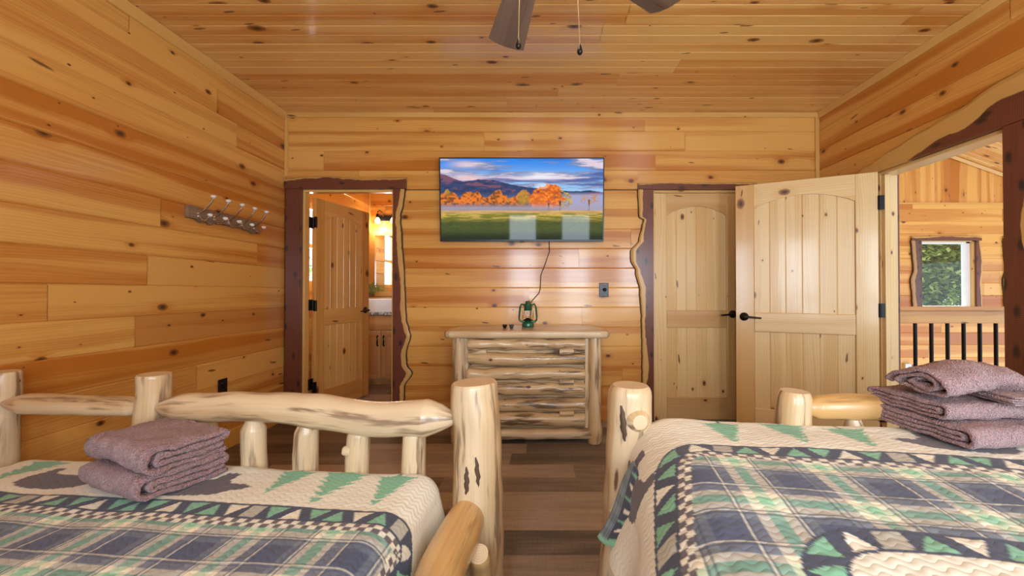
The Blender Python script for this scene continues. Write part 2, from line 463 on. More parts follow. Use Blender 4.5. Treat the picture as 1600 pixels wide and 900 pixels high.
def grid_mesh(name, X, Y, Z, C, U, V, mat, parent=None, solid=0):
    """numpy grid -> mesh with a painted colour attribute"""
    nr, nc = X.shape
    me = bpy.data.meshes.new(name)
    nv = nr * nc
    co = np.stack([X, Y, Z], -1).reshape(-1, 3)
    idx = np.arange(nv).reshape(nr, nc)
    q = np.stack([idx[:-1, :-1], idx[:-1, 1:], idx[1:, 1:], idx[1:, :-1]], -1).reshape(-1, 4)
    nf = len(q)
    me.vertices.add(nv); me.vertices.foreach_set('co', co.ravel())
    me.loops.add(nf * 4); me.loops.foreach_set('vertex_index', q.ravel().astype(np.int32))
    me.polygons.add(nf)
    me.polygons.foreach_set('loop_start', np.arange(0, nf * 4, 4, dtype=np.int32))
    me.polygons.foreach_set('use_smooth', np.ones(nf, dtype=bool))
    me.update(calc_edges=True)
    uvl = me.uv_layers.new(name='UVMap')
    uvs = np.stack([U, V], -1).reshape(-1, 2)[q.ravel()]
    uvl.data.foreach_set('uv', uvs.ravel())
    ca = me.color_attributes.new('paint', 'FLOAT_COLOR', 'POINT')
    C4 = np.concatenate([C.reshape(-1, 3), np.ones((nv, 1))], 1)
    ca.data.foreach_set('color', C4.ravel())
    me.materials.append(mat)
    me.validate()
    o = bpy.data.objects.new(name, me); COL.objects.link(o)
    if parent: o.parent = parent
    if solid:
        md = o.modifiers.new('solid', 'SOLIDIFY'); md.thickness = solid; md.offset = -1
    return o

# ------------------------------------------------------------------ boarded walls
def cells(U, V, ops):
    us = sorted({U[0], U[1]} | {min(max(x, U[0]), U[1]) for o in ops for x in (o[0], o[1])})
    vs = sorted({V[0], V[1]} | {min(max(x, V[0]), V[1]) for o in ops for x in (o[2], o[3])})
    for a, b in zip(us, us[1:]):
        for c, d in zip(vs, vs[1:]):
            if b - a < 1e-5 or d - c < 1e-5: continue
            mu, mv = (a + b) / 2, (c + d) / 2
            if any(o[0] < mu < o[1] and o[2] < mv < o[3] for o in ops): continue
            yield a, b, c, d

def boards(mb, O, ud, vd, nd, U, V, w, ops=(), g=.006, pair=False, seed=1, seg=(1.4, 3.6), thick=.10, tonef=None, core=True, v0=None, redp=.14, joint=.0012):
    rnd = random.Random(seed)
    O, ud, vd, nd = Vector(O), Vector(ud), Vector(vd), Vector(nd)
    flip = ud.cross(vd).dot(nd) < 0
    P = lambda u, v, n: O + ud * u + vd * v + nd * n
    v = V[0] if v0 is None else v0
    while v < V[1] - 1e-4:
        a, b = v, v + w
        v = b
        us = [U[0]]; x = U[0] + rnd.uniform(.3, seg[1])
        while x < U[1] - .25: us.append(x); x += rnd.uniform(*seg)
        us.append(U[1])
        aa, bb = max(a, V[0]), min(b, V[1])
        if bb - aa < .002: continue
        cuts = sorted({aa, bb} | {c for o in ops for c in (o[2], o[3]) if aa < c < bb})
        for u0, u1 in zip(us, us[1:]):
            tone = (rnd.random(), rnd.random() if rnd.random() < redp * 3 else rnd.random() * .7, rnd.random())
            ou, ov = rnd.random() * 60, rnd.random() * 60
            for c0, c1 in zip(cuts, cuts[1:]):
                mid = (c0 + c1) / 2
                iv = [(u0 + joint, u1 - joint)]
                for o in ops:
                    if o[2] < mid < o[3]:
                        nv = []
                        for p, q in iv:
                            if o[1] <= p or o[0] >= q: nv.append((p, q)); continue
                            if o[0] > p: nv.append((p, o[0]))
                            if o[1] < q: nv.append((o[1], q))
                        iv = nv
                for p, q in iv:
                    if q - p < .003: continue
                    prof = []
                    if abs(c0 - a) < 1e-6: prof += [(c0, -g), (c0 + g, 0)]
                    else: prof += [(c0, 0)]
                    if pair:
                        m = (a + b) / 2
                        if c0 + g < m - g and m + g < c1 - g: prof += [(m - g, 0), (m, -g), (m + g, 0)]
                    if abs(c1 - b) < 1e-6: prof += [(c1 - g, 0), (c1, -g)]
                    else: prof += [(c1, 0)]
                    vs = []; fs = []; uvs = []
                    for pv, pn in prof: vs += [P(p, pv, pn), P(q, pv, pn)]
                    for i in range(len(prof) - 1):
                        f = [2 * i, 2 * i + 1, 2 * i + 3, 2 * i + 2]
                        uu = [(ou + p, ov + prof[i][0]), (ou + q, ov + prof[i][0]), (ou + q, ov + prof[i + 1][0]), (ou + p, ov + prof[i + 1][0])]
                        if flip: f = f[::-1]; uu = uu[::-1]
                        fs.append(tuple(f)); uvs.append(uu)
                    mb.add(vs, fs, uvs, tone)
    if core:
        for a, b, c, d in cells(U, V, ops):
            pts = [P(x, y, z) for x in (a, b) for y in (c, d) for z in (-thick, -g - .0015)]
            lo = [min(p[i] for p in pts) for i in range(3)]; hi = [max(p[i] for p in pts) for i in range(3)]
            mb.box(lo, hi, tone=(.6, .3, .3), rnd=rnd)
    return mb

S = 'structure'
X3, Y3, Z3 = (1, 0, 0), (0, 1, 0), (0, 0, 1)
BATH = (-2.135, -1.32, 0, 2.05)
CLOS = (.975, 1.775, 0, 2.045)
W8 = .1745
boards(MB(), (0, YB, 0), X3, Z3, (0, -1, 0), (XL - .1, XR + .1), (0, ZC), W8, [BATH, CLOS], seed=11, v0=-.045).build('wall_back', M['wall'], kind=S)
boards(MB(), (XL, 0, 0), Y3, Z3, (1, 0, 0), (YR - .1, YB + .1), (0, ZC), W8, [], seed=23, v0=-.045, redp=.2).build('wall_left', M['wall_left'], kind=S)
DOORR = (2.09, 2.90, -.01, 2.01)
boards(MB(), (XR, 0, 0), Y3, Z3, (-1, 0, 0), (YR - .1, YB + .1), (0, ZC), W8, [DOORR], seed=37, v0=-.045, seg=(2, 4)).build('wall_right', M['wall'], kind=S)
rops = [(a, b, .62, 2.05) for a, b in REAR_WINDOWS]
boards(MB(), (0, YR, 0), X3, Z3, (0, 1, 0), (XL - .1, XR + .1), (0, ZC), W8, rops, seed=41, v0=-.045).build('wall_rear', M['wall'], kind=S)
boards(MB(), (0, 0, ZC), X3, Y3, (0, 0, -1), (XL - .1, XR + .1), (YR - .1, YB + .1), .176, [], seed=59, pair=True, g=.005, seg=(1.5, 3.6), redp=.05).build('ceiling', M['ceiling'], kind=S)
boards(MB(), (0, 0, 0), X3, Y3, (0, 0, 1), (XL - .2, 4.9), (YR - .1, 5.3), .18, [(2.58, 4.95, 3.06, 5.4), (-.45, 2.6, 3.7, 5.4)], seed=8, g=.0008, seg=(.9, 1.3), joint=.0006, thick=.18).build('floor', M['floor'], kind=S)

for i, (a, b) in enumerate(REAR_WINDOWS):
    mb = MB()
    for lo, hi in (((a, .0, .62), (a + .04, .05, 2.05)), ((b - .04, 0, .62), (b, .05, 2.05)), ((a, 0, .62), (b, .05, .66)), ((a, 0, 2.01), (b, .05, 2.05)), ((a, 0, 1.33), (b, .05, 1.36))):
        mb.box((lo[0], YR - .09, lo[2]), (hi[0], YR - .04, hi[2]))
    o = mb.build('window_%d' % (i + 8), M['white'], kind=S)
    mb = MB(); mb.box((a + .04, YR - .07, .66), (b - .04, YR - .065, 2.01)); mb.build('glass_pane', M['glass'], o)

# trims: crown and corner strips
def trim(i, lo, hi, m='trim', bevel=.003):
    mb = MB(); mb.box(lo, hi, rnd=random.Random(i * 7)); return mb.build('trim_%d' % i, M[m], bevel=bevel, kind=S)
trim(1, (XL, YB - .014, ZC - .046), (XR, YB - .0005, ZC - .001))
trim(2, (XL + .0005, YR, ZC - .075), (XL + .014, YB - .015, ZC - .001))
trim(3, (XR - .014, YR, ZC - .062), (XR - .0005, YB - .015, ZC - .001))
trim(4, (XL + .001, YB - .030, 2.16), (XL + .022, YB - .001, ZC - .047))
trim(5, (XR - .034, YB - .020, .0), (XR - .001, YB - .001, ZC - .047))

# ------------------------------------------------------------------ live-edge casings
def live(name, O, ud, vd, nd, L, prof, th=.032, sapw=.035, sapmin=0.0, mat='live', seed=0, parent=None, wob=.004, inner=None):
    """a slab on the plane (O, ud, vd); straight edge at v=0, wavy edge at v=prof(u)"""
    O, ud, vd, nd = Vector(O), Vector(ud), Vector(vd), Vector(nd)
    n = max(24, int(L / .012)); m = 9
    rnd = random.Random(seed); ou, ov = rnd.random() * 20, rnd.random() * 20
    us = [L * i / n for i in range(n + 1)]
    def wid(u):
        x = prof[0][1]
        for (p0, w0), (p1, w1) in zip(prof, prof[1:]):
            if u <= p0: x = w0; break
            if u <= p1:
                k = (u - p0) / (p1 - p0); k = k * k * (3 - 2 * k); x = w0 + (w1 - w0) * k; break
            x = w1
        return x + wob * (noise.noise(Vector((u * 22, seed, 0))) + .5 * noise.noise(Vector((u * 60, seed, 3))))
    def sw(u):
        return max(sapmin, sapw * (.9 + .7 * noise.noise(Vector((u * 3.1, seed, 9)))))
    V = []; T = []; UV = []
    for u in us:
        w = wid(u); s = sw(u)
        for j in range(m + 1):
            v = w * j / m
            hgt = th if j < m else th * .72
            V.append(O + ud * u + vd * v + nd * hgt); T.append((max(0, w - v) , s, 0)); UV.append((ou + u, ov + v))
        V.append(O + ud * u + vd * (w + .004) + nd * 0.0); T.append((-.01, s, 1)); UV.append((ou + u, ov + w + .03))
        V.append(O + ud * u + nd * 0.0); T.append((w, s, 1)); UV.append((ou + u, ov - .03))
    K = m + 3
    fl = ud.cross(vd).dot(nd) < 0
    Fs = []
    for i in range(n):
        b0, b1 = i * K, (i + 1) * K
        order = [m + 2] + list(range(m + 1)) + [m + 1]
        for p, q in zip(order, order[1:]):
            Fs.append((b0 + p, b1 + p, b1 + q, b0 + q))
    e0 = tuple([m + 2] + list(range(m + 1)) + [m + 1]); b = n * K
    Fs.append(e0); Fs.append(tuple(b + k for k in reversed(e0)))
    if fl: Fs = [tuple(reversed(f)) for f in Fs]
    uvs = [[UV[k] for k in f] for f in Fs]; tn = [[T[k] for k in f] for f in Fs]
    mb = MB(); mb.add(V, Fs, uvs, tn)
    return mb.build(name, M[mat], parent)

nF = (0, -1, 0)
s57 = YB / F
# bathroom doorway: left leg, right wavy leg, header
o = live('trim_6', (-2.135, YB - .0005, 0), Z3, (-1, 0, 0), nF, 2.05, [(0, .148), (2.05, .15)], sapw=-1, sapmin=-1, seed=2, wob=.001); tag(o, kind=S)
o = live('trim_7', (-1.322, YB - .0005, 0), Z3, (1, 0, 0), nF, 2.05,
         [(0, .088), (.30, .10), (.42, .165), (.50, .12), (.60, .115), (.75, .15), (.9, .115), (1.05, .105), (1.3, .095), (1.6, .075), (1.8, .06), (1.93, .085), (1.99, .095), (2.05, .10)], sapw=.042, sapmin=.02, seed=5); tag(o, kind=S)
o = live('trim_8', (-2.285, YB - .0005, 2.052), X3, Z3, nF, 1.075,
         [(0, .085), (.2, .108), (.4, .112), (.55, .100), (.7, .088), (.9, .096), (1.075, .10)], sapw=.018, sapmin=.008, seed=9, th=.036); tag(o, kind=S)
# closet doorway
o = live('trim_9', (.978, YB - .0005, 0), Z3, (-1, 0, 0), nF, 2.045,
         [(0, .10), (.6, .10), (.9, .105), (1.15, .12), (1.32, .155), (1.43, .20), (1.50, .20), (1.6, .125), (1.72, .10), (1.78, .085), (1.80, .125), (2.045, .135)], sapw=.045, sapmin=.02, seed=14); tag(o, kind=S)
o = live('trim_10', (.845, YB - .0005, 2.047), X3, Z3, nF, 1.05, [(0, .055), (.5, .058), (1.05, .06)], sapw=.012, sapmin=.006, seed=17, th=.036, wob=.002); tag(o, kind=S)
# entry doorway in the right wall
nR = (-1, 0, 0)
o = live('trim_11', (XR - .0005, 1.55, 2.012), Y3, Z3, nR, 1.55, [(0, .30), (.3, .28), (.55, .25), (.8, .19), (1.0, .16), (1.2, .12), (1.42, .07), (1.55, .03)], sapw=.14, sapmin=.04, seed=21, th=.034); tag(o, kind=S)
o = live('trim_12', (XR - .0005, 2.088, 0), Z3, (0, -1, 0), nR, 2.01, [(0, .18), (.9, .21), (1.5, .14), (2.01, .2)], sapw=.06, seed=24); tag(o, kind=S)
o = live('trim_13', (XR + .121, 2.90, 0), Z3, (0, 1, 0), (1, 0, 0), 2.1, [(0, .08), (2.1, .09)], sapw=.02, seed=26, th=.03); tag(o, kind=S)

def jambs(i, a, b, top, y0, y1, mat='trim', axis='x', sides='lrt'):
    mb = MB(); t = .02
    def bx(p0, p1, z0, z1):
        if axis == 'x': mb.box((p0, y0, z0), (p1, y1, z1), rnd=random.Random(i))
        else: mb.box((y0, p0, z0), (y1, p1, z1), rnd=random.Random(i))
    bx(a, a + t, 0.001, top); bx(b - t, b, 0.001, top); bx(a + t, b - t, top - t, top)
    # stop strip
    s0 = y0 + (y1 - y0) * .45
    return mb.build('trim_%d' % i, M[mat], bevel=.002, kind=S)
jambs(14, BATH[0] + .001, BATH[1] - .001, BATH[3] - .001, YB - .006, YB + .06, 'trim')
jambs(15, CLOS[0] + .001, CLOS[1] - .001, CLOS[3] - .001, YB - .003, YB + .12, 'door')
jambs(16, DOORR[0] + .001, DOORR[1] - .001, DOORR[3] - .001, XR - .004, XR + .12, 'door', axis='y')
mb = MB(); mb.box((2.46, 2.845, 0), (2.50, 2.878, 1.985)); mb.build('trim_17', M['door'], bevel=.002, kind=S)   # door stop

# ------------------------------------------------------------------ panelled doors
def panel_door(name, W, H, mst, mrl, handle_side, hinges, both=True, mirror=False, th=.040, npl=6):
    """local x 0..W, z 0..H, front face at y=-th/2; arched top rail, V-groove plank panels"""
    root = empty(name, (0, 0, 0)); tag(root, kind=S)
    st = .115 * W / .8; t2 = th / 2; g = .014
    rnd = random.Random(hash(name) % 1000 if False else len(name) * 13 + int(W * 100))
    for x in (0, W - st):
        mb = MB(); mb.box((x, -t2, 0), (x + st, t2, H), grain=2, rnd=rnd); mb.build('stile', mst, root, bevel=.003)
    x0, x1 = st, W - st
    br = .20; l0, l1 = H * .405, H * .405 + .155; tr = .115; rise = .085
    for z0, z1 in ((0, br), (l0, l1)):
        mb = MB(); mb.box((x0, -t2 + .001, z0), (x1, t2 - .001, z1), grain=0, rnd=rnd); mb.build('rail', mrl, root, bevel=.006)
    # arched top rail
    poly = [(x0, H)] + [(x0, H - tr - rise)]
    n = 14
    for i in range(n + 1):
        k = i / n; poly.append((x0 + (x1 - x0) * k, H - tr - rise + rise * math.sin(math.pi * k) ** .8 if 0 < i < n else H - tr - rise))
    poly = [(x0, H)] + poly[2:] + [(x1, H)]
    mb = MB(); mb.prism(poly, -t2 + .001, t2 - .001, lambda x, y, z: Vector((x, z, y)), 'x'); mb.build('rail', mrl, root, bevel=.002)
    # plank panels
    for z0, z1 in ((br, l0), (l1, H - tr)):
        mb = MB(); pw = (x1 - x0) / npl
        for k in range(npl):
            a, b = x0 + k * pw, x0 + (k + 1) * pw
            tone = (rnd.random() * .8, rnd.random() * .6, 0); ou, ov = rnd.random() * 30, rnd.random() * 30
            for sgn in (-1, 1):
                y = sgn * (t2 - g)
                pr = [(a, y - sgn * .004), (a + .004, y), (b - .004, y), (b, y - sgn * .004)]
                vs = []; fs = []; uv = []
                for px, py in pr: vs += [(px, py, z0), (px, py, z1)]
                for i in range(3):
                    f = [2 * i, 2 * i + 2, 2 * i + 3, 2 * i + 1]; uu = [(ou + z0, ov + pr[i][0]), (ou + z0, ov + pr[i + 1][0]), (ou + z1, ov + pr[i + 1][0]), (ou + z1, ov + pr[i][0])]
                    if sgn > 0: f = f[::-1]; uu = uu[::-1]
                    fs.append(f); uv.append(uu)
                mb.add(vs, fs, uv, tone)
        mb.build('plank_panel', mst, root)
    # lever handle on both faces
    hx = W - .06 if handle_side > 0 else .06
    hz = .93 / 2.0 * H
    dr = -1 if handle_side > 0 else 1
    for sgn in (-1, 1):
        mb = MB()
        mb.lathe([(0, sgn * t2), (.034, sgn * t2), (.034, sgn * (t2 + .006)), (.027, sgn * (t2 + .012)), (.013, sgn * (t2 + .016)), (.011, sgn * (t2 + .05)), (0, sgn * (t2 + .052))], (hx, 0, hz), 20, axis=1)
        pts = [(hx, sgn * (t2 + .045), hz), (hx + dr * .03, sgn * (t2 + .048), hz), (hx + dr * .075, sgn * (t2 + .046), hz - .004), (hx + dr * .12, sgn * (t2 + .042), hz - .008)]
        mb.tube(pts, [.011, .009, .008, .007], 10)
        mb.build('handle', M['bronze'], root)
    for z in hinges:
        mb = MB(); xx = -.002 if handle_side > 0 else W + .002
        mb.tube([(xx, -t2 - .006, z - .05), (xx, -t2 - .006, z + .05)], .008, 10)
        mb.box((xx - .018, -t2 - .003, z - .05), (xx + .018, -t2 + .0005, z + .05))
        mb.build('hinge', M['black'], root)
    return root

# bathroom door: hinged left, swung into the bathroom
d1 = panel_door('door_1', .74, 2.0, M['door_bath'], M['door_bath'], 1, (.25, 1.0, 1.77))
d1.location = (-2.112, YB + .128, .012); d1.rotation_euler = (0, 0, math.radians(76))
# closet door (closed)
d2 = panel_door('door_2', .755, 2.018, M['door'], M['door_rail'], 1, (), npl=6)
d2.location = (CLOS[0] + .0225, YB + .03, .003)
# entry door: hinged on the far jamb of the right wall, standing open against the closet
ang = math.atan2(.40, -.845)
d3 = panel_door('door_3', .93, 2.005, M['door'], M['door'], 1, (), npl=6)
d3.location = (XR - .022, 2.885, .006); d3.rotation_euler = (0, 0, ang)
for z in (.25, 1.0, 1.78):
    mb = MB(); mb.tube([(-.006, .026, z - .05), (-.006, .026, z + .05)], .008, 10); mb.box((-.034, .004, z - .05), (.004, .024, z + .05)); mb.build('hinge', M['black'], d3)
for z in (.30, 1.02, 1.77):
    mb = MB(); mb.box((-2.113, YB + .05, z - .05), (-2.108, YB + .095, z + .05)); mb.tube([(-2.104, YB + .10, z - .05), (-2.104, YB + .10, z + .05)], .007, 8)
    mb.build('trim_%d' % int(20 + z * 2), M['black'], kind=S)

# ------------------------------------------------------------------ bathroom shell
BY = 5.22
BX1 = -.55
boards(MB(), (0, BY, 0), X3, Z3, (0, -1, 0), (XL - .1, BX1 + .1), (0, 2.5), W8, [], seed=71).build('wall_bathroom_back', M['wall'], kind=S)
BWIN = (3.80, 4.66, 1.2, 2.02)
boards(MB(), (XL, 0, 0), Y3, Z3, (1, 0, 0), (YB + .1, BY), (0, 2.5), W8, [BWIN], seed=73).build('wall_bathroom_left', M['wall'], kind=S)
boards(MB(), (BX1, 0, 0), Y3, Z3, (-1, 0, 0), (YB + .1, BY), (0, 2.5), W8, [], seed=75).build('wall_bathroom_right', M['wall'], kind=S)
boards(MB(), (0, 0, 2.5), X3, Y3, (0, 0, -1), (XL - .1, BX1 + .1), (YB + .102, BY + .1), .176, [], seed=77, pair=True).build('ceiling_bathroom', M['ceiling'], kind=S)
mb = MB()
a, b, c, d = BWIN
for lo, hi in (((a, c), (a + .05, d)), ((b - .05, c), (b, d)), ((a, c), (b, c + .05)), ((a, d - .05), (b, d)), ((a, 1.58), (b, 1.62)), (((a + b) / 2 - .03, c), ((a + b) / 2 + .03, d))):
    mb.box((XL - .08, lo[0], lo[1]), (XL - .03, hi[0], hi[1]))
o = mb.build('window_1', M['trim'], bevel=.003, kind=S)
mb = MB(); mb.box((XL - .06, a + .04, c + .04), (XL - .055, b - .04, d - .04)); mb.build('glass_pane', M['glass'], o)
trim(30, (XL + .001, BY - .025, 0), (XL + .025, BY - .001, 2.5))

# ------------------------------------------------------------------ loft beyond the entry door
HY = 5.6
HW = (5.32, 6.10, .90, 1.86); HW2 = (6.62, 7.4, .90, 1.86)
boards(MB(), (0, HY, 0), X3, Z3, (0, -1, 0), (2.4, 9.0), (-2.4, 2.39), W8, [HW, HW2], seed=81).build('wall_loft_back', M['wall'], kind=S)
boards(MB(), (0, HY, 0), Z3, X3, (0, -1, 0), (2.39, 4.4), (2.4, 9.0), .21, [], seed=83, seg=(3, 4), g=.006).build('wall_loft_gable', M['wall'], kind=S)
mb = MB(); mb.box((2.5, HY - .018, 2.378), (8.9, HY - .001, 2.398)); mb.build('trim_31', M['trim'], kind=S)
sl = math.atan2(-.22, .61)
boards(MB(), (5.89, 0, 3.04), (math.cos(sl), 0, math.sin(sl)), Y3, (math.sin(sl), 0, -math.cos(sl)), (-3.4, 3.6), (.5, HY - .002), .176, [], seed=85, core=False, pair=True).build('ceiling_loft', M['ceiling'], kind=S)
o = trim(32, (0, 0, 0), (.001, .001, .001))
o.data.clear_geometry(); bpy.data.objects.remove(o)
mb = MB()
p0 = Vector((5.89 - 2.6 * math.cos(sl), HY - .02, 3.04 - 2.6 * math.sin(sl) - .03)); p1 = Vector((5.89 + 2.6 * math.cos(sl), HY - .02, 3.04 + 2.6 * math.sin(sl) - .03))
mb.tube([p0, p1], .028, 4, smooth=False); mb.build('trim_32', M['trim'], kind=S)
boards(MB(), (2.56, 0, 0), Y3, Z3, (1, 0, 0), (3.62, HY), (-2.4, 3.5), W8, [], seed=87).build('wall_loft_left', M['wall'], kind=S)

def loft_window(i, w):
    a, b, c, d = w
    mb = MB(); y0 = HY + .03; y1 = HY + .10
    for lo, hi in (((a, c), (a + .035, d)), ((b - .09, c), (b - .03, d)), ((a, c), (b, c + .04)), ((a, d - .035), (b, d))):
        mb.box((lo[0], y0, lo[1]), (hi[0], y1, hi[1]))
    o = mb.build('window_%d' % i, M['white'], bevel=.004, kind=S)
    mb = MB(); mb.box((a + .03, HY + .06, c + .03), (b - .08, HY + .064, d - .03)); mb.build('glass_pane', M['glass'], o)
    mb = MB(); mb.box((b - .03, HY - .002, c), (b - .002, HY + .11, d)); mb.box((a, HY - .002, d - .012), (b, HY + .03, d - .001)); mb.box((a + .001, HY - .002, c), (a + .012, HY + .03, d)); mb.box((a, HY - .004, c - .02), (b, HY + .03, c + .004)); mb.build('window_liner', M['door'], o)
    live('casing', (a + .005, HY - .001, c - .05), Z3, (-1, 0, 0), nF, d - c + .05, [(0, .12), (.2, .13), (.45, .15), (.6, .11), (.9, .13), (1.1, .15)], seed=i * 5 + 1, sapw=.05, sapmin=.03, parent=o, mat='live_brown')
    live('casing', (b - .005, HY - .001, c - .05), Z3, (1, 0, 0), nF, d - c + .05, [(0, .08), (.4, .07), (.6, .09), (1.1, .06)], seed=i * 5 + 2, sapw=.03, sapmin=.01, parent=o)
    live('casing', (a - .13, HY - .001, d), X3, Z3, nF, b - a + .2, [(0, .06), (.5, .07), (1.2, .06)], seed=i * 5 + 3, sapw=.02, parent=o)
loft_window(2, HW); loft_window(7, HW2)

# loft railing
RY = 3.0
rl = empty('railing', (3.6, RY, 0), label='pine capped loft railing with black metal balusters beyond the entry door', cat='railing')
z1 = at(1500, 479, RY).z; z0 = at(1500, 505, RY).z
mb = MB(); mb.box((-1.02, -.045, z1 - .03 - 0), (1.6, .045, z1), tone=(.35, .2, 0)); mb.build('cap_rail', M['wall'], rl, bevel=.003)
mb = MB(); mb.box((-1.02, -.02, z0), (1.6, .02, z1 - .03), tone=(.45, .2, 0)); mb.build('top_board', M['wall'], rl, bevel=.003)
mb = MB(); mb.box((-1.02, -.03, .07), (1.6, .03, .12)); mb.build('bottom_rail', M['wall'], rl, bevel=.003)
k0 = at(1430, 520, RY).x - 3.6; sp_ = (at(1556, 520, RY).x - at(1430, 520, RY).x) / 5
for k in range(19):
    x = k0 + k * sp_ 
    if x > 1.58: break
    mb = MB(); mb.tube([(x, 0, .118), (x, 0, z0 + .002)], .0125, 10); mb.build('baluster', M['black'], rl)
mb = MB(); mb.box((1.58, -.05, 0), (1.68, .05, 1.1)); mb.build('end_post', M['trim'], rl, bevel=.003)

lp = at(1423, 580, HY - .08)
sc_ = empty('wall_lamp', lp, label='small lit wall lamp low on the loft wall seen past the door jamb', cat='lamp')
mb = MB(); mb.box((-.045, .03, -.07), (.045, .079, .10)); mb.build('backplate', M['chrome'], sc_, bevel=.004)
mb = MB(); mb.lathe([(0, -.03), (.02, -.025), (.03, 0), (.02, .03), (.010, .045), (0, .05)], (0, 0, 0), 14); mb.build('bulb', M['bulb'], sc_)

# ------------------------------------------------------------------ tree outside the loft window
def tree(name, base, h, crown_c, crown_r, nleaf, seed, label):
    rnd = random.Random(seed)
    root = empty(name, base, label=label, cat='tree', group=None)
    mb = MB()
    mb.tube([(0, 0, 0), (.1, .05, h * .4), (0, .1, h * .8)], [.16, .11, .04], 10)
    cc = Vector(crown_c)
    for k in range(26):
        a = Vector((0, .08, h * rnd.uniform(.3, .8)))
        b = cc + Vector([rnd.uniform(-1, 1) * r * .85 for r in crown_r])
        mb.tube([a, (a + b) / 2 + Vector((0, 0, .2)), b], [.045, .025, .008], 6)
    mb.build('trunk', M['bark'], root)
    mb = MB()
    for k in range(nleaf):
        p = Vector([rnd.gauss(0, 1) for _ in range(3)]); p.normalize(); p *= rnd.random() ** .4
        c = cc + Vector((p.x * crown_r[0], p.y * crown_r[1], p.z * crown_r[2]))
        d = Vector((rnd.uniform(-1, 1), rnd.uniform(-1, 1), rnd.uniform(-.6, .2))).normalized()
        s = d.cross(Vector((rnd.uniform(-.4, .4), rnd.uniform(-.4, .4), 1))).normalized()
        L = rnd.uniform(.09, .16); w = L * .28
        mb.add([c, c + d * L * .5 + s * w, c + d * L, c + d * L * .5 - s * w], [(0, 1, 2, 3)], None, (rnd.random(), rnd.random(), rnd.random()))
    mb.build('foliage', M['leaf'], root)
t = NT('tree_leaf')
a_ = t.n('Attribute', {'attribute_name': 'tone'}).outputs[0]
sp = t.n('SeparateColor', None, Color=a_)
c = t.mix(sp.outputs[0], (.10, .24, .05, 1), (.50, .74, .32, 1))
d_ = t.n('BsdfDiffuse', None, Color=c); tl = t.n('BsdfTranslucent', None, Color=c)
mx = t.n('MixShader', None, Fac=.4); t.t.links.new(d_.outputs[0], mx.inputs[1]); t.t.links.new(tl.outputs[0], mx.inputs[2]); t.t.links.new(mx.outputs[0], t.out.inputs[0])
M['leaf'] = t.m
tree('leafy_tree', (8.4, 8.6, -2.5), 6.5, (0, 0, 4.3), (2.2, 1.1, 1.9), 26000, 4, 'green leafy tree filling the view outside the loft window')
tree('leafy_tree', (-5.4, 7.0, -2.5), 5.5, (0, 0, 3.7), (1.4, 1.4, 1.1), 2500, 9, 'green tree outside the bathroom window')

# ------------------------------------------------------------------ television
tvl, tvr = at(686.5, 310, 3.44).x, at(944, 310, 3.44).x
zt_, zb_ = at(815, 247, 3.44).z, at(815, 377, 3.47).z
tv = empty('television', ((tvl + tvr) / 2, 3.455, (zt_ + zb_) / 2), label='wall mounted flat television showing an autumn meadow with mountains', cat='television')
tv.rotation_euler = (math.radians(4.2), 0, 0)
TW, TH = tvr - tvl, (zt_ - zb_) / math.cos(math.radians(4.2))
mb = MB(); mb.box((-TW / 2, 0, -TH / 2), (TW / 2, .035, TH / 2)); mb.box((-TW / 2 + .3, .035, -.2), (TW / 2 - .3, .05, .2)); mb.build('housing', M['black_plastic'], tv, bevel=.004)
mb = MB(); bz = .009
for lo, hi in (((-TW / 2, -TH / 2), (TW / 2, -TH / 2 + .016)), ((-TW / 2, TH / 2 - bz), (TW / 2, TH / 2)), ((-TW / 2, -TH / 2 + .016), (-TW / 2 + bz, TH / 2 - bz)), ((TW / 2 - bz, -TH / 2 + .016), (TW / 2, TH / 2 - bz))):
    mb.box((lo[0], -.006, lo[1]), (hi[0], 0, hi[1]))
mb.build('bezel', plain('grey_bezel', (.03, .035, .04), .35, .5), tv)
mb = MB(); mb.box((-.02, -.009, -TH / 2 - .006), (.02, .01, -TH / 2 + .008)); mb.build('logo_tab', M['bronze'], tv, bevel=.002)
mb = MB(); mb.box((-.25, .034, -.12), (.25, .07, .12)); mb.build('wall_mount', M['black'], tv)

def vnoise(x, y, seed=0):
    xi = np.floor(x).astype(int); yi = np.floor(y).astype(int); xf = x - xi; yf = y - yi
    def h(a, b):
        n = (a * 374761393 + b * 668265263 + seed * 974711) & 0x7fffffff
        n = ((n ^ (n >> 13)) * 1274126177) & 0x7fffffff
        return ((n ^ (n >> 16)) & 0xffff) / 65535.0
    u = xf * xf * (3 - 2 * xf); v = yf * yf * (3 - 2 * yf)
    return (h(xi, yi) * (1 - u) + h(xi + 1, yi) * u) * (1 - v) + (h(xi, yi + 1) * (1 - u) + h(xi + 1, yi + 1) * u) * v
def fbm(x, y, o=5, seed=0):
    r = 0; a = .5; t = 0
    for k in range(o):
        r = r + a * vnoise(x * 2 ** k, y * 2 ** k, seed + k); t += a; a *= .55
    return r / t
def sm(x, a, b):
    k = np.clip((x - a) / (b - a), 0, 1); return k * k * (3 - 2 * k)
def L3(c): return np.array(lin(c))
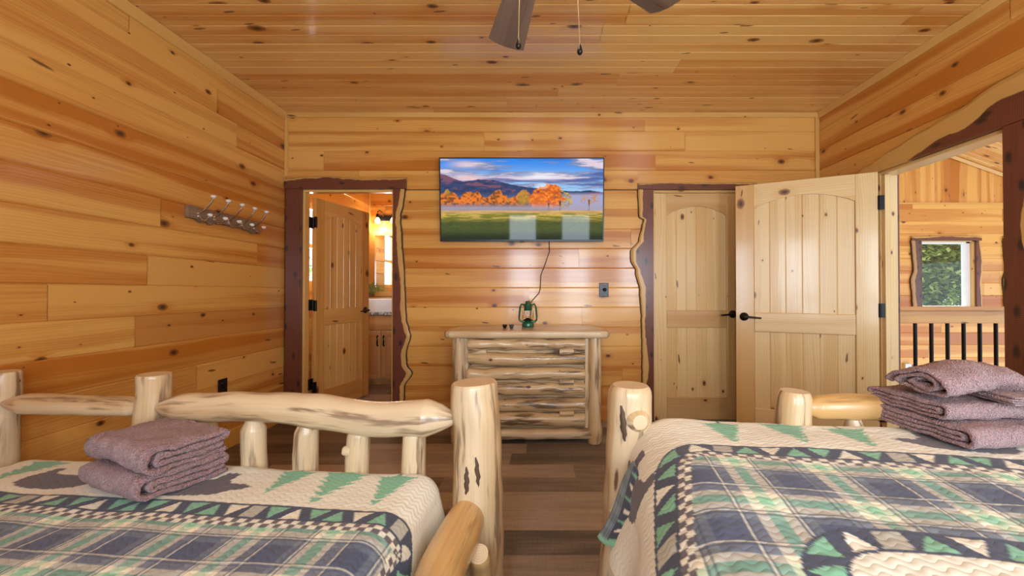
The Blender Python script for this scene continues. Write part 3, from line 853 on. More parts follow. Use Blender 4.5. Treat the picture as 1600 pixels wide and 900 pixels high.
def paint_landscape(u, v):
    """u,v in 0..1 (v down)"""
    def mixc(C, m, c): return C * (1 - m[..., None]) + np.asarray(c) * m[..., None]
    C = np.ones(u.shape + (3,)) * L3((40, 130, 225))
    C = mixc(C, sm(v, 0, .36), L3((150, 195, 235)))
    cl = fbm(u * 4 + 2, v * 17, 5, 3)
    C = mixc(C, sm(cl, .46, .62), L3((120, 135, 175)))
    C = mixc(C, sm(cl, .60, .72), L3((215, 200, 215)))
    cl2 = fbm(u * 3 + 9, v * 22, 4, 8)
    C = mixc(C, sm(cl2, .55, .75) * .8, L3((60, 80, 150)))
    for cx_, cy_, rx, ry, col, s in ((.15, .07, .10, .045, (225, 200, 205), .9), (.16, .235, .12, .05, (240, 200, 195), .9), (.62, .22, .13, .045, (235, 235, 245), .8)):
        dd = ((u - cx_) / rx) ** 2 + ((v - cy_) / ry) ** 2
        C = mixc(C, s * np.exp(-dd * 1.3) * (.6 + .6 * fbm(u * 20, v * 40, 3, 5)).clip(0, 1), L3(col))
    C = mixc(C, sm(v, .33, .60) * (u > .55), L3((175, 180, 205)))
    # mountains
    mh = np.interp(u, [0, .03, .08, .14, .2, .24, .30, .36, .42, .5, .58, .8, .86, .92, 1], [.19, .195, .24, .28, .26, .25, .255, .27, .30, .335, .36, .40, .395, .385, .41])
    mh = mh + (fbm(u * 30, u * 0, 3, 1) - .5) * .02
    tex = fbm(u * 25, v * 30, 4, 12)
    mc = L3((52, 66, 105)) * (.6 + .8 * tex)[..., None]
    m = sm(v, mh, mh + .008)
    mt = mixc(mc, sm(fbm(u * 9, v * 16, 4, 22), .57, .68) * .45, L3((165, 95, 95)))
    fog = sm(u, .70, .80)
    mt = mixc(mt, np.clip(fog * sm(v, .40, .47) + sm(v, .40, .58) * .5, 0, 1), L3((160, 160, 195)))
    C = C * (1 - m[..., None]) + mt * m[..., None]
    # tree line
    th = .42 + .05 * (fbm(u * 26, u * 0 + 3, 3, 4) - .5) * 2 - .03 * np.sin(u * 40)
    m = sm(v, th, th + .02) * (v < .60) * sm(-u, -.58, -.53)
    tt = fbm(u * 70, v * 45, 4, 31)
    tc = L3((120, 75, 45)) * (1 - sm(tt, .3, .65))[..., None] + L3((230, 125, 45)) * sm(tt, .3, .65)[..., None]
    tc = mixc(tc, sm(fbm(u * 12, v * 6, 2, 9), .5, .7) * .7, L3((170, 140, 60)))
    tc = mixc(tc, sm(v, .53, .60) * .8, L3((80, 60, 70)))
    C = C * (1 - m[..., None]) + tc * m[..., None]
    # big orange trees
    def crown(cx_, cy_, rx, ry, col, col2, seed, dens=.42):
        nonlocal C
        n = fbm(u * 60, v * 40, 4, seed)
        dd = ((u - cx_) / rx) ** 2 + ((v - cy_) / ry) ** 2 + (fbm(u * 22, v * 14, 3, seed + 4) - .5) * 1.3
        m = sm(-dd, -1.0, -.82) * sm(n, dens - .08, dens)
        cc = L3(col)[None, None] * (.55 + .9 * n)[..., None]
        cc = cc * (1 - sm(n, .5, .7)[..., None]) + L3(col2) * sm(n, .5, .7)[..., None]
        C = C * (1 - m[..., None]) + cc * m[..., None]
    def trunk(cx_, a, b, w):
        nonlocal C
        m = (np.abs(u - cx_) < w) * (v > a) * (v < b) * 1.0
        C = mixc(C, m, L3((70, 50, 40)))
    crown(.745, .50, .07, .13, (150, 120, 60), (200, 170, 90), 52, .5)
    crown(.915, .50, .06, .07, (190, 130, 70), (215, 150, 80), 57, .5); trunk(.915, .5, .645, .003)
    crown(.655, .47, .10, .16, (205, 95, 35), (240, 135, 50), 61, .33); crown(.60, .52, .06, .11, (215, 105, 40), (240, 140, 60), 66, .33)
    trunk(.665, .55, .66, .006); trunk(.735, .52, .66, .005)
    # fog and field
    C = mixc(C, np.exp(-((v - .605) / .035) ** 2) * .75, L3((165, 155, 165)))
    m = sm(v, .625, .645)
    fn = fbm(u * 14, v * 70, 4, 71)
    gc = L3((120, 120, 45)) * (1 - sm(fn, .35, .65))[..., None] + L3((195, 165, 80)) * sm(fn, .35, .65)[..., None]
    gc = mixc(gc, sm(v, .70, .80), L3((75, 85, 45)))
    gc = mixc(gc, sm(v, .86, .98), L3((38, 50, 34)))
    gc = gc * (.75 + .5 * fbm(u * 50, v * 120, 3, 75))[..., None]
    gc = mixc(gc, np.exp(-((v - .65) / .02) ** 2) * .7, L3((215, 165, 120)))
    C = C * (1 - m[..., None]) + gc * m[..., None]
    return np.clip(C, 0, 1)
nu, nvv = 470, 236
uu, vv = np.meshgrid(np.linspace(0, 1, nu), np.linspace(0, 1, nvv))
Cc = paint_landscape(uu, vv)
sx0, sx1, sz0, sz1 = -TW / 2 + bz, TW / 2 - bz, -TH / 2 + .016, TH / 2 - bz
o = grid_mesh('screen', sx0 + (sx1 - sx0) * uu, np.full(uu.shape, -.002), sz1 + (sz0 - sz1) * vv, Cc, uu, vv, M['screen'], tv)
o.data.flip_normals()

cp = [at(858, 377, 3.50), at(858.5, 393, 3.515), at(852, 412, 3.515), at(845, 430, 3.515), at(844, 452, 3.515), at(842, 458, 3.515), at(834, 467, 3.512), at(829, 474, 3.512), at(829, 505, 3.51), at(829, 540, 3.51)]
mb = MB(); mb.tube(cp, .004, 8)
mb.build('power_cord', M['black_plastic'], label='thin black cord hanging from the television down behind the dresser', cat='cord')

# ------------------------------------------------------------------ outlets
def outlet(name, fr, label, cat, kind='switch'):
    root = empty(name, fr, label=label, cat=cat); return root
sw = empty('dimmer_switch', (at(943.5, 453, YB).x, YB - .001, at(943.5, 453, YB).z), label='black wall plate with a round dimmer knob right of the television', cat='switch')
mb = MB(); mb.box((-.042, -.007, -.062), (.042, 0, .062)); mb.build('plate', M['black_plastic'], sw, bevel=.003)
mb = MB(); mb.lathe([(.0, -.03), (.014, -.03), (.017, -.007)], (.006, 0, .002), 18, axis=1); mb.build('knob', M['bronze'], sw)
for dz in (-.045, .045):
    mb = MB(); mb.lathe([(0, -.010), (.006, -.010), (.008, -.0065)], (.006, 0, dz), 12, axis=1); mb.build('screw', M['chrome'], sw)
op = (XL + .001, 2.84, at(348, 605, 2.84).z)
ou_ = empty('wall_outlet', op, label='black double socket outlet low on the left wall', cat='outlet')
mb = MB(); mb.box((0, -.04, -.06), (.007, .04, .06)); mb.build('plate', M['black_plastic'], ou_, bevel=.003)
for dz in (-.026, .026):
    mb = MB(); mb.lathe([(0, .011), (.014, .011), (.017, .006)], (0, 0, dz), 16, axis=0); mb.build('socket', M['bronze'], ou_)

# ------------------------------------------------------------------ coat rack
ry0, ry1 = 2.53, 3.17; rz = 1.655
rk = empty('coat_rack', (XL + .001, (ry0 + ry1) / 2, rz), label='live edge board coat rack with five nickel double hooks on the left wall', cat='coat rack')
hl = (ry1 - ry0) / 2
n = 30; poly = [(-hl, .045), ]
top = [(-hl + 2 * hl * i / n, .040 + .006 * math.sin(i * .9)) for i in range(n + 1)]
bot = [(-hl + 2 * hl * i / n, -.038 - .026 * max(0, math.sin(i / n * 9.2 - .6)) * (.6 + .4 * math.sin(i * 1.7)) ) for i in range(n + 1)]
mb = MB(); mb.prism(top + bot[::-1], 0, .024, lambda x, y, z: Vector((z, x, y)), 'x'); mb.build('board', M['rack'], rk, bevel=.003)
for i in range(5):
    y = -hl + .075 + i * (2 * hl - .12) / 4.15
    hk = None
    mb = MB()
    mb.box((.024, y - .011, -.03), (.028, y + .011, .022))
    up = [(.028, y, .0), (.05, y, .012), (.085, y, .045), (.11, y, .075), (.12, y, .10)]
    mb.tube(up, [.006, .0055, .005, .005, .005], 10)
    dn = [(.028, y, -.015), (.05, y + .0, -.042), (.075, y, -.045), (.098, y, -.022)]
    mb.tube(dn, [.006, .005, .005, .004], 10)
    mb.tube([(.028, y, -.01), (.036, y, -.035), (.05, y - .002, -.05)], .004, 8)
    hk = mb.build('hook', M['chrome'], rk)
    mb = MB(); mb.lathe([(0, -.008), (.010, -.006), (.017, .003), (.015, .010), (.006, .014), (0, .0145)], (.122, y, .108), 16); mb.build('knob', M['porcelain'], hk)
    mb = MB(); mb.lathe([(0, -.010), (.009, -.008), (.016, .002), (.014, .009), (.006, .012), (0, .0125)], (.102, y, -.012), 16); mb.build('knob', M['porcelain'], hk)

# ------------------------------------------------------------------ logs
def log(name, p0, p1, r0, r1, parent=None, mat='log', seed=0, e0='cut', e1='cut', bend=.01, lump=.10, seg=22, bulges=(), tone=None, ends='end', path=None, flat=1.0, label=None):
    rnd = random.Random(seed)
    p0, p1 = Vector(p0), Vector(p1); L = (p1 - p0).length
    d = (p1 - p0).normalized()
    n = max(8, int(L / .02)); ps = []; rs = []
    sid = d.cross(Vector((0, 1, 0)) if abs(d.y) < .9 else Vector((1, 0, 0))).normalized(); sid2 = d.cross(sid)
    b1, b2 = rnd.uniform(-1, 1), rnd.uniform(-1, 1)
    st = []
    def ends_(kind, r):
        if kind == 'cut': return [(0, r * .93), (.006, r * .985), (.012, r)]
        if kind == 'round': return [(0, r * .80), (.008, r * .90), (.02, r * .97), (.034, r)]
        if kind == 'taper': return [(0, r * .25), (.006, r * .36), (.05, r * .72), (.098, r * .98), (.106, r)]
        if kind == 'cone': return [(0, r * .62), (.004, r * .66), (.032, r * .97), (.040, r)]
    for x, r in ends_(e0, r0): st.append((x, r))
    for i in range(1, n):
        x = L * i / n
        if .11 < x < L - .11 or (e0 in ('cut', 'round') and .04 < x < L / 2) or (e1 in ('cut', 'round') and L / 2 < x < L - .04):
            st.append((x, r0 + (r1 - r0) * x / L))
    for x, r in reversed(ends_(e1, r1)): st.append((L - x, r))
    st = sorted(st)
    for x, r in st:
        k = x / L
        off = sid * (bend * b1 * math.sin(math.pi * k)) + sid2 * (bend * b2 * math.sin(math.pi * k * 1.5))
        if path: off = off + Vector(path(k))
        for bp, bh, bw in bulges: r *= 1 + bh * math.exp(-((k - bp) / bw) ** 2)
        r *= 1 + .035 * noise.noise(Vector((x * 5, seed, 0)))
        ps.append(p0 + d * x + off); rs.append(r)
    mb = MB()
    tone = tone or (rnd.random(), rnd.random() * .6, 0)
    mb.tube(ps, rs, seg, 0, True, tone, capmat=1, ou=rnd.random() * 30, ov=rnd.random() * 30, lump=lump, lfreq=9, up=Vector((0, 1, 0)) if abs(d.z) > .7 else Vector((0, 0, -1)), flat=flat)
    return mb.build(name, [M[mat], M[ends]], parent, label=label)

def knot_boss(p, d, r, parent, mat='log', seed=0, name='knot', ln=.02):
    p, d = Vector(p), Vector(d).normalized()
    mb = MB(); mb.tube([p - d * .02, p, p + d * ln * .7, p + d * ln], [r * 1.6, r * 1.25, r * 1.0, r * .85], 14, 0, True, (.4, .3, 0), capmat=1, ou=seed, lump=.08, lfreq=30)
    return mb.build(name, [M[mat], M['end']], parent)

# ------------------------------------------------------------------ dresser
DY = 2.93
dr = empty('log_dresser', (at(823, 520, DY).x, 3.22, 0), label='rustic log dresser with three drawers under the television', cat='dresser')
cx = dr.location.x; cy = dr.location.y
fz = lambda y, Y=3.0: at(823, y, Y).z
zt = at(823, 517, DY).z
xw = (at(955, 520, DY).x - at(692, 520, DY).x) / 2
# slab top with rounded, slightly wavy edge
mb = MB(); n = 40; top = []
pts = []
for i in range(n):
    k = i / n
    pts.append((-xw + .05 + (2 * xw - .10) * k, DY - cy + .006 * math.sin(k * 17)))
front = pts
back = [(xw - .06, 3.475 - cy), (-xw + .06, 3.475 - cy)]
poly = [(-xw, DY - cy + .05), (-xw + .02, DY - cy + .015)] + front + [(xw - .02, DY - cy + .015), (xw, DY - cy + .05), (xw - .01, DY - cy + .2)] + back + [(-xw + .01, DY - cy + .2)]
mb.prism(poly, zt - .058, zt, lambda x, y, z: Vector((x, y, z)), 'x', tone=(.2, .2, 0))
mb.build('top_slab', M['log'], dr, bevel=.022, bseg=4)
lx0, lx1 = at(715, 600, 2.98).x - cx, at(930, 600, 2.98).x - cx
zl = zt - .05
for i, (x, y) in enumerate(((lx0, 3.01 - cy), (lx1, 3.01 - cy), (lx0 + .02, 3.42 - cy), (lx1 - .02, 3.42 - cy))):
    log('leg', (x, y, 0.0), (x, y, zl), .052, .050, dr, seed=100 + i, bend=.012, bulges=((.12, .12, .05),))
mb = MB(); mb.box((lx0 + .05, 3.03 - cy, .02), (lx1 - .05, 3.44 - cy, zl - .004)); mb.build('carcass', M['log'], dr)
for xa in (lx0 + .045, lx1 - .075):
    mb = MB(); mb.box((xa, 3.0 - cy, .10), (xa + .03, 3.04 - cy, zl)); mb.build('face_frame', M['log'], dr, bevel=.003)
log('base_rail', (lx0 + .03, 3.0 - cy, fz(677)), (lx1 - .03, 3.0 - cy, fz(677)), .042, .042, dr, seed=131, bend=.006, lump=.15)
for i, (ya, yb) in enumerate(((527, 569), (573, 617), (621, 665))):
    z1_, z0_ = fz(ya), fz(yb)
    dw = empty('drawer', (0, 0, (z0_ + z1_) / 2)); dw.parent = dr
    mb = MB(); hh = (z1_ - z0_) / 2
    a, b = lx0 + .078, lx1 - .078
    mb.box((a, 2.995 - cy, -hh), (b, 3.04 - cy, hh)); mb.build('drawer_front', M['log_dark'], dw, bevel=.006)
    for s in (1, -1):
        zz = s * hh * .5
        log('half_log', (a, 2.985 - cy, zz), (b, 2.985 - cy, zz + .004 * s), hh * .46, hh * .44, dw, mat='log_dark', seed=140 + i * 3 + s, bend=.007, lump=.26, flat=1.0)
    for hx in (a + .085, b - .14):
        log('pull', (hx - .05, 2.955 - cy, -.012 + hh * .1), (hx + .055, 2.955 - cy, -.012 + hh * .1), .020, .020, dw, mat='log', seed=160 + i + int(hx * 10), bend=0, lump=.05, ends='end')

# lantern
LB = at(825, 508, 3.24)
ln = empty('oil_lantern', (LB.x, 3.24, zt + .001), label='green metal oil lantern standing on the log dresser', cat='lantern')
mb = MB(); mb.lathe([(0, 0), (.048, 0), (.050, .004), (.050, .030), (.044, .040), (.028, .046), (.026, .052), (0, .052)], (0, 0, 0), 28); mb.build('fuel_tank', M['green'], ln)
mb = MB(); mb.lathe([(.028, .052), (.040, .056), (.040, .060), (.02, .066), (.016, .074), (0, .074)], (0, 0, 0), 24); mb.build('burner', M['black'], ln)
mb = MB(); mb.lathe([(.026, .062), (.040, .080), (.043, .100), (.038, .122), (.028, .138)], (0, 0, 0), 24); mb.build('glass_globe', M['glass'], ln)
mb = MB()
for k in range(4):
    an = k * math.pi / 2 + .4
    mb.tube([(.045 * math.cos(an + q * .5), .045 * math.sin(an + q * .5), .066 + .07 * abs(q)) for q in (-1, -.5, 0, .5, 1)], .0015, 6)
mb.build('wire_guard', M['chrome'], ln)
mb = MB(); mb.lathe([(.031, .134), (.034, .140), (.034, .180), (.037, .184), (.030, .188), (.020, .198), (.024, .206), (.018, .212), (0, .214)], (0, 0, 0), 24); mb.build('chimney', M['green'], ln)
for s in (-1, 1):
    mb = MB(); mb.tube([(s * .030, 0, .046), (s * .055, 0, .044), (s * .070, 0, .058), (s * .072, 0, .085), (s * .064, 0, .165), (s * .054, 0, .186), (s * .030, 0, .180)], [.008] * 7, 12); mb.build('side_tube', M['green'], ln)
mb = MB(); mb.tube([(.014 * math.cos(a), 0, .222 + .014 * math.sin(a)) for a in [i * math.pi / 8 for i in range(17)]], .0015, 6, cap=False); mb.build('ring', M['chrome'], ln)

# two small tealight cups
for i, (px, col) in enumerate(((789, 'bronze'), (799.5, 'slate'))):
    if col == 'slate': M['slate'] = plain('slate_blue_glaze', (.06, .08, .10), .3)
    p = at(px, 515, 3.16)
    c = MB(); c.lathe([(0, 0), (.010, 0), (.012, .002), (.018, .020), (.021, .028), (.019, .028), (.016, .020), (.009, .006), (0, .006)], (0, 0, 0), 20)
    c.build('tealight_cup', M[col], loc=(p.x, 3.14, zt + .001), label=('dark bronze little cup on the dresser, the left of the pair' if i == 0 else 'slate blue little cup on the dresser, nearer the green lantern'), cat='cup', group='little cups on the dresser')

# ------------------------------------------------------------------ bathroom fittings
VY = 4.84
vx0, vx1 = -2.26, -1.30
vn = empty('bathroom_vanity', ((vx0 + vx1) / 2, (VY + BY) / 2, 0), label='wooden bathroom vanity cabinet with black door pulls', cat='cabinet')
vc = vn.location
def vz(y, Y=VY): return at(600, y, Y).z
V_ = lambda x, y, z: (x - vc.x, y - vc.y, z)
ztop = vz(492)
mb = MB(); mb.box(V_(vx0, VY + .02, .08), V_(vx1, BY - .01, ztop)); mb.build('body', M['cabinet'], vn, bevel=.002)
mb = MB(); mb.box(V_(vx0, VY + .06, 0), V_(vx1, BY - .02, .08)); mb.build('toe_kick', M['cabinet'], vn)
dz0, dz1 = vz(592), vz(517)
mb = MB(); mb.box(V_(vx0 + .02, VY, dz1 + .015), V_(vx1 - .02, VY + .02, ztop - .01)); mb.build('drawer_front', M['cabinet'], vn, bevel=.003)
mx_ = at(595, 550, VY).x
for s, (a, b) in enumerate(((mx_ - .42, mx_ - .003), (mx_ + .003, mx_ + .42))):
    a = max(a, vx0 + .01)
    dd = empty('cabinet_door', (0, 0, 0)); dd.parent = vn
    mb = MB(); r = .06
    mb.box(V_(a, VY, dz0), V_(a + r, VY + .02, dz1)); mb.box(V_(b - r, VY, dz0), V_(b, VY + .02, dz1)); mb.box(V_(a + r, VY, dz0), V_(b - r, VY + .02, dz0 + r)); mb.box(V_(a + r, VY, dz1 - r), V_(b - r, VY + .02, dz1))
    mb.build('door_frame', M['cabinet'], dd, bevel=.002)
    mb = MB(); mb.box(V_(a + r - .005, VY + .010, dz0 + r - .005), V_(b - r + .005, VY + .022, dz1 - r + .005), grain=2); mb.build('door_panel', M['cabinet'], dd)
    hx = (b - .035) if s == 0 else (a + .035)
    mb = MB(); zc = dz1 - .12
    mb.tube([V_(hx, VY - .002, zc + .06), V_(hx, VY - .022, zc + .045), V_(hx + .006, VY - .03, zc), V_(hx, VY - .022, zc - .045), V_(hx, VY - .002, zc - .06)], [.010, .008, .009, .008, .011], 10); mb.build('pull', M['black'], dd)
# stone counter and vessel sink
def speckle(name):
    t = NT(name); co = t.n('TexCoord').outputs['Object']
    v = t.n('TexVoronoi', None, Vector=co, Scale=45.0)
    s = t.n('SeparateColor', None, Color=v.outputs['Color'])
    c = t.mix(s.outputs[0], (.10, .15, .15, 1), (.70, .74, .72, 1))
    t.bsdf(Base_Color=c, Roughness=.35); return t.m
mb = MB(); mb.box((vx0, VY - .03, ztop + .001), (vx1, BY - .005, ztop + .032)); mb.build('counter_top', speckle('pebble_stone'), bevel=.004, label='speckled grey stone countertop on the bathroom vanity', cat='countertop')
zs1 = vz(467)
sb = ztop + .033
mb = MB()
sx0_, sx1_ = -2.235, -1.42
sy0, sy1 = VY - .02, BY - .16
w = .022
mb.box((sx0_, sy0, sb), (sx1_, sy0 + w, zs1)); mb.box((sx0_, sy1 - w, sb), (sx1_, sy1, zs1)); mb.box((sx0_, sy0 + w, sb), (sx0_ + w, sy1 - w, zs1)); mb.box((sx1_ - w, sy0 + w, sb), (sx1_, sy1 - w, zs1)); mb.box((sx0_ + w, sy0 + w, sb), (sx1_ - w, sy1 - w, sb + .02))
mb.build('vessel_sink', M['porcelain'], bevel=.006, label='white rectangular vessel sink on the bathroom counter', cat='sink')
mb = MB(); fx = at(616, 455, BY - .2).x
mb.tube([(fx, BY - .125, sb), (fx, BY - .125, sb + .22), (fx, BY - .15, sb + .27), (fx, BY - .19, sb + .275), (fx, BY - .23, sb + .25), (fx, BY - .235, sb + .22)], [.016, .013, .012, .012, .012, .013], 12)
mb.tube([(fx + .0, BY - .125, sb + .10), (fx + .05, BY - .125, sb + .13)], .007, 8)
mb.lathe([(0, 0), (.027, 0), (.027, .01), (.015, .02)], (fx, BY - .125, sb), 18)
mb.build('faucet', M['bronze'], label='dark bronze faucet behind the vessel sink', cat='faucet')
# live-edge ledge behind the sink and the plant
mb = MB(); mb.box((XL + .03, BY - .095, sb), (-1.40, BY - .004, zs1 + .02)); mb.build('backsplash_ledge', M['cabinet'], bevel=.006, label='wooden ledge behind the bathroom sink under the mirror', cat='shelf')
pc = at(577, 462, BY - .06)
pl = empty('succulent_plant', (pc.x + .02, BY - .05, zs1 + .021), label='small pale green leafy plant on the ledge by the bathroom mirror', cat='plant')
mb = MB(); mb.lathe([(0, 0), (.030, 0), (.038, .04), (.034, .04), (.03, .03), (0, .03)], (0, 0, 0), 18); mb.build('pot', M['rack'], pl)
mb = MB(); rnd = random.Random(3)
for k in range(460):
    an = rnd.uniform(0, 6.28); rr = rnd.uniform(.0, .19); z = rnd.uniform(.04, .17) * (1 - rr * 3.0)
    c = Vector((rr * math.cos(an), min(.03, rr * math.sin(an) * .5), .03 + z)); d = Vector((math.cos(an), math.sin(an) * .5, rnd.uniform(0, 1))).normalized(); s = d.cross(Vector((rnd.random() * .3, 0, 1))).normalized()
    L = rnd.uniform(.018, .034)
    mb.add([c, c + d * L * .5 + s * L * .35, c + d * L, c + d * L * .5 - s * L * .35], [(0, 1, 2, 3)])
    if k % 9 == 0: mb.tube([(0, 0, .03), c], .002, 5)
mb.build('leaves', plain('succulent_leaf', (.42, .50, .16), .5), pl)
# mirror
mi = at(574, 400, BY - .02); mi_x = mi.x; mz1, mz0 = at(590, 362, BY - .02).z, zs1 + .03
mr = empty('wall_mirror', (mi_x + .36, BY - .001, (mz0 + mz1) / 2), label='pine framed rectangular mirror on the bathroom wall', cat='mirror')
hw, hh = .36, (mz1 - mz0) / 2; fw = .105
for pts_, nm in (([(-hw, -hh), (-hw + fw, -hh + fw * .6), (-hw + fw, hh - fw * .5), (-hw, hh)], 0), ([(hw, -hh), (hw, hh), (hw - fw, hh - fw * .5), (hw - fw, -hh + fw * .6)], 0), ([(-hw, hh), (-hw + fw, hh - fw * .5), (hw - fw, hh - fw * .5), (hw, hh)], 1), ([(-hw, -hh), (hw, -hh), (hw - fw, -hh + fw * .6), (-hw + fw, -hh + fw * .6)], 1)):
    mb = MB(); mb.prism(pts_[::1], .0, .035, lambda x, y, z: Vector((x, -z, y)), 'x' if nm else 'y'); mb.build('frame_side', M['trim'], mr, bevel=.002)
mb = MB(); mb.box((-hw + fw * .9, -.012, -hh + fw * .5), (hw - fw * .9, -.001, hh - fw * .4)); mb.build('mirror_glass', M['mirror'], mr)
# vanity light
bp = at(602, 341, BY - .02)
vl = empty('vanity_light', (bp.x, BY - .001, bp.z), label='bronze wall light with two lit bulbs in wire cages above the bathroom mirror', cat='light')
mb = MB(); mb.box((-.10, -.02, -.035), (.14, 0, .035)); mb.build('backplate', M['bronze'], vl, bevel=.004)
bx_ = [at(590, 347, BY - .1).x - bp.x, at(614, 347, BY - .1).x - bp.x]
for x in bx_:
    arm = MB(); arm.tube([(x + .04, -.02, .02), (x + .04, -.05, .075), (x + .02, -.09, .09), (x, -.10, .07), (x, -.10, .03)], .006, 8); arm.lathe([(.012, .04), (.020, .03), (.020, -.005), (.016, -.008)], (x, -.10, 0), 16)
    a_o = arm.build('arm', M['bronze'], vl)
    mb = MB(); mb.lathe([(0, -.085), (.02, -.080), (.031, -.055), (.028, -.035), (.013, -.008), (0, -.006)], (x, -.10, 0), 18); mb.build('bulb', M['bulb'], a_o)
    mb = MB()
    for k in range(6):
        an = k * math.pi / 3
        mb.tube([(x + .018 * math.cos(an), -.10 + .018 * math.sin(an), .005), (x + .068 * math.cos(an), -.10 + .068 * math.sin(an), -.07), (x + .045 * math.cos(an), -.10 + .045 * math.sin(an), -.115)], .002, 5)
        a2 = an + math.pi / 3
        for r_, z_ in ((.068, -.07), (.045, -.115)): mb.tube([(x + r_ * math.cos(an), -.10 + r_ * math.sin(an), z_), (x + r_ * math.cos(a2), -.10 + r_ * math.sin(a2), z_)], .002, 5)
    mb.build('cage', M['bronze'], a_o)
    l = bpy.data.lights.new('bulb_light', 'POINT'); l.energy = 4.5; l.color = (1, .78, .52); l.shadow_soft_size = .04
    lo = bpy.data.objects.new('bulb_light', l); COL.objects.link(lo); lo.location = (bp.x + x, BY - .101, bp.z - .14)

# ------------------------------------------------------------------ ceiling fan
fc = Vector((-.01, 1.35, 0)); FZ = 2.385
fan = empty('ceiling_fan', (fc.x, fc.y, 0), label='ceiling fan with grey brown wooden blades and two pull chains', cat='ceiling fan')
mb = MB(); mb.lathe([(0, ZC), (.07, ZC), (.065, ZC - .04), (.02, ZC - .06), (.015, ZC - .06), (.015, 2.50), (.06, 2.49), (.12, 2.46), (.13, 2.42), (.12, 2.37), (.07, 2.35), (.07, 2.33), (0, 2.33)], (0, 0, 0), 32); mb.build('motor', M['bronze'], fan)
frosted = emis('frosted_bowl', (1.0, .78, .50), 18.0)
mb = MB(); mb.lathe([(0, 2.262), (.04, 2.265), (.08, 2.28), (.105, 2.31), (.11, 2.33), (0, 2.33)], (0, 0, 0), 32); mb.build('light_bowl', frosted, fan)
for k in range(5):
    an = math.radians(105.3 - 72 * k)
    dx, dy = Vector((math.cos(an), math.sin(an), 0)), Vector((-math.sin(an), math.cos(an), 0))
    tilt = math.radians(10)
    def fr(x, y, z, dx=dx, dy=dy): return dx * x + dy * (y * math.cos(tilt)) + Vector((0, 0, FZ + z + y * math.sin(tilt)))
    outl = [(.20, -.055), (.35, -.066), (.55, -.082), (.655, -.090), (.668, -.06), (.675, 0), (.670, .05), (.652, .090), (.55, .082), (.35, .066), (.20, .055)]
    mb = MB(); mb.prism(outl, -.004, .004, fr, 'x'); b_ = mb.build('blade', M['fan'], fan, bevel=.001)
    mb = MB(); mb.box((.08, -.02, -.012), (.26, .02, -.005), M=Matrix.Translation((0, 0, FZ)) @ Matrix.Rotation(an, 4, 'Z')); mb.build('blade_arm', M['bronze'], b_)
for px, yb in ((810, 60), (906, 69)):
    q = at(px, yb, 1.37); x, y = q.x - fc.x, 1.37 - fc.y
    mb = MB(); mb.tube([(x, y, q.z), (x * .9, y * .9, 2.34)], .0016, 6); ch = mb.build('pull_chain', M['brass'], fan)
    mb = MB(); mb.lathe([(0, .004), (.003, 0), (.005, -.008), (.0095, -.022), (.010, -.029), (.006, -.036), (0, -.038)], (x, y, q.z), 14); mb.build('chain_fob', M['bronze'], ch)

# ------------------------------------------------------------------ beds
def frame_of(O, th):
    o = Vector((O[0], O[1], 0)); c, s = math.cos(th), math.sin(th)
    R_, F_ = Vector((c, -s, 0)), Vector((s, c, 0))
    return o, R_, F_
THL, THR = math.radians(5), math.radians(6)
OL = (at(742, 600, 1.43).x, 1.43); OR = (at(984, 604, 1.43).x, 1.43)

def a_of(px, O, th):
    """position along a footboard (metres) where the line of sight through px crosses it"""
    o, R_, F_ = frame_of(O, th); u = (px - CX) / F
    return (u * o.y - o.x) / (R_.x - u * R_.y)

def bed_root(name, O, th, label):
    r = empty(name, (O[0], O[1], 0), -th, label=label, cat='bed', group=None); return r

# --- left bed (local x = across to the right, y = away from the camera)
bl = bed_root('log_bed', OL, THL, 'peeled log bed on the left with a footboard of short upright spindles')
aM, aE = a_of(240, OL, THL), a_of(2, OL, THL)
log('corner_post', (0.01, .0, 0), (0, 0, .815), .090, .083, bl, seed=1, bend=.012, e1='cut', seg=32, tone=(.55, .2, 0), bulges=((.35, .06, .15),))
Yp = OL[1] - aM * math.sin(THL)
log('post', (aM, 0, 0), (aM, 0, at(240, 585, Yp).z), .062, .054, bl, seed=2, seg=26, tone=(.05, .1, 0))
Yq = OL[1] - aE * math.sin(THL)
log('post', (aE, 0, 0), (aE, 0, at(5, 581, Yq).z), .062, .052, bl, seed=6, seg=26, tone=(.7, .3, 0))
zr = .695
def rp(k):
    return (0, 0, .018 * math.exp(-((k - .38) / .25) ** 2) - .012 * math.exp(-((k - .75) / .12) ** 2))
log('foot_rail', (aM + .035, -.01, zr), (-.070, -.01, zr - .008), .050, .064, bl, seed=4, e0='taper', e1='taper', bend=.004, path=rp, bulges=((.55, .06, .08), (.72, .05, .06)), tone=(.1, .2, 0), seg=28)
log('foot_rail', (aE + .035, -.01, zr + .0), (aM - .045, 0, zr + .0), .042, .038, bl, seed=10, e0='taper', e1='cone', bend=.006, tone=(.4, .3, 0), mat='log', seg=24)
for i, px in enumerate((320, 397, 482, 561, 648)):
    x = a_of(px, OL, THL)
    log('spindle', (x, 0, .12), (x, 0, zr - .038 + (-.008 if i == 3 else .0)), .046, .041, bl, seed=20 + i, e1='cone', bend=.006, seg=20, tone=(.15, .2, 0), lump=.12)
knot_boss((a_of(548, OL, THL) - .005, -.03, .565), (-.9, -.4, .1), .013, bl, seed=3, ln=.006)
log('lower_rail', (aE, 0, .16), (0, 0, .16), .045, .045, bl, seed=30)
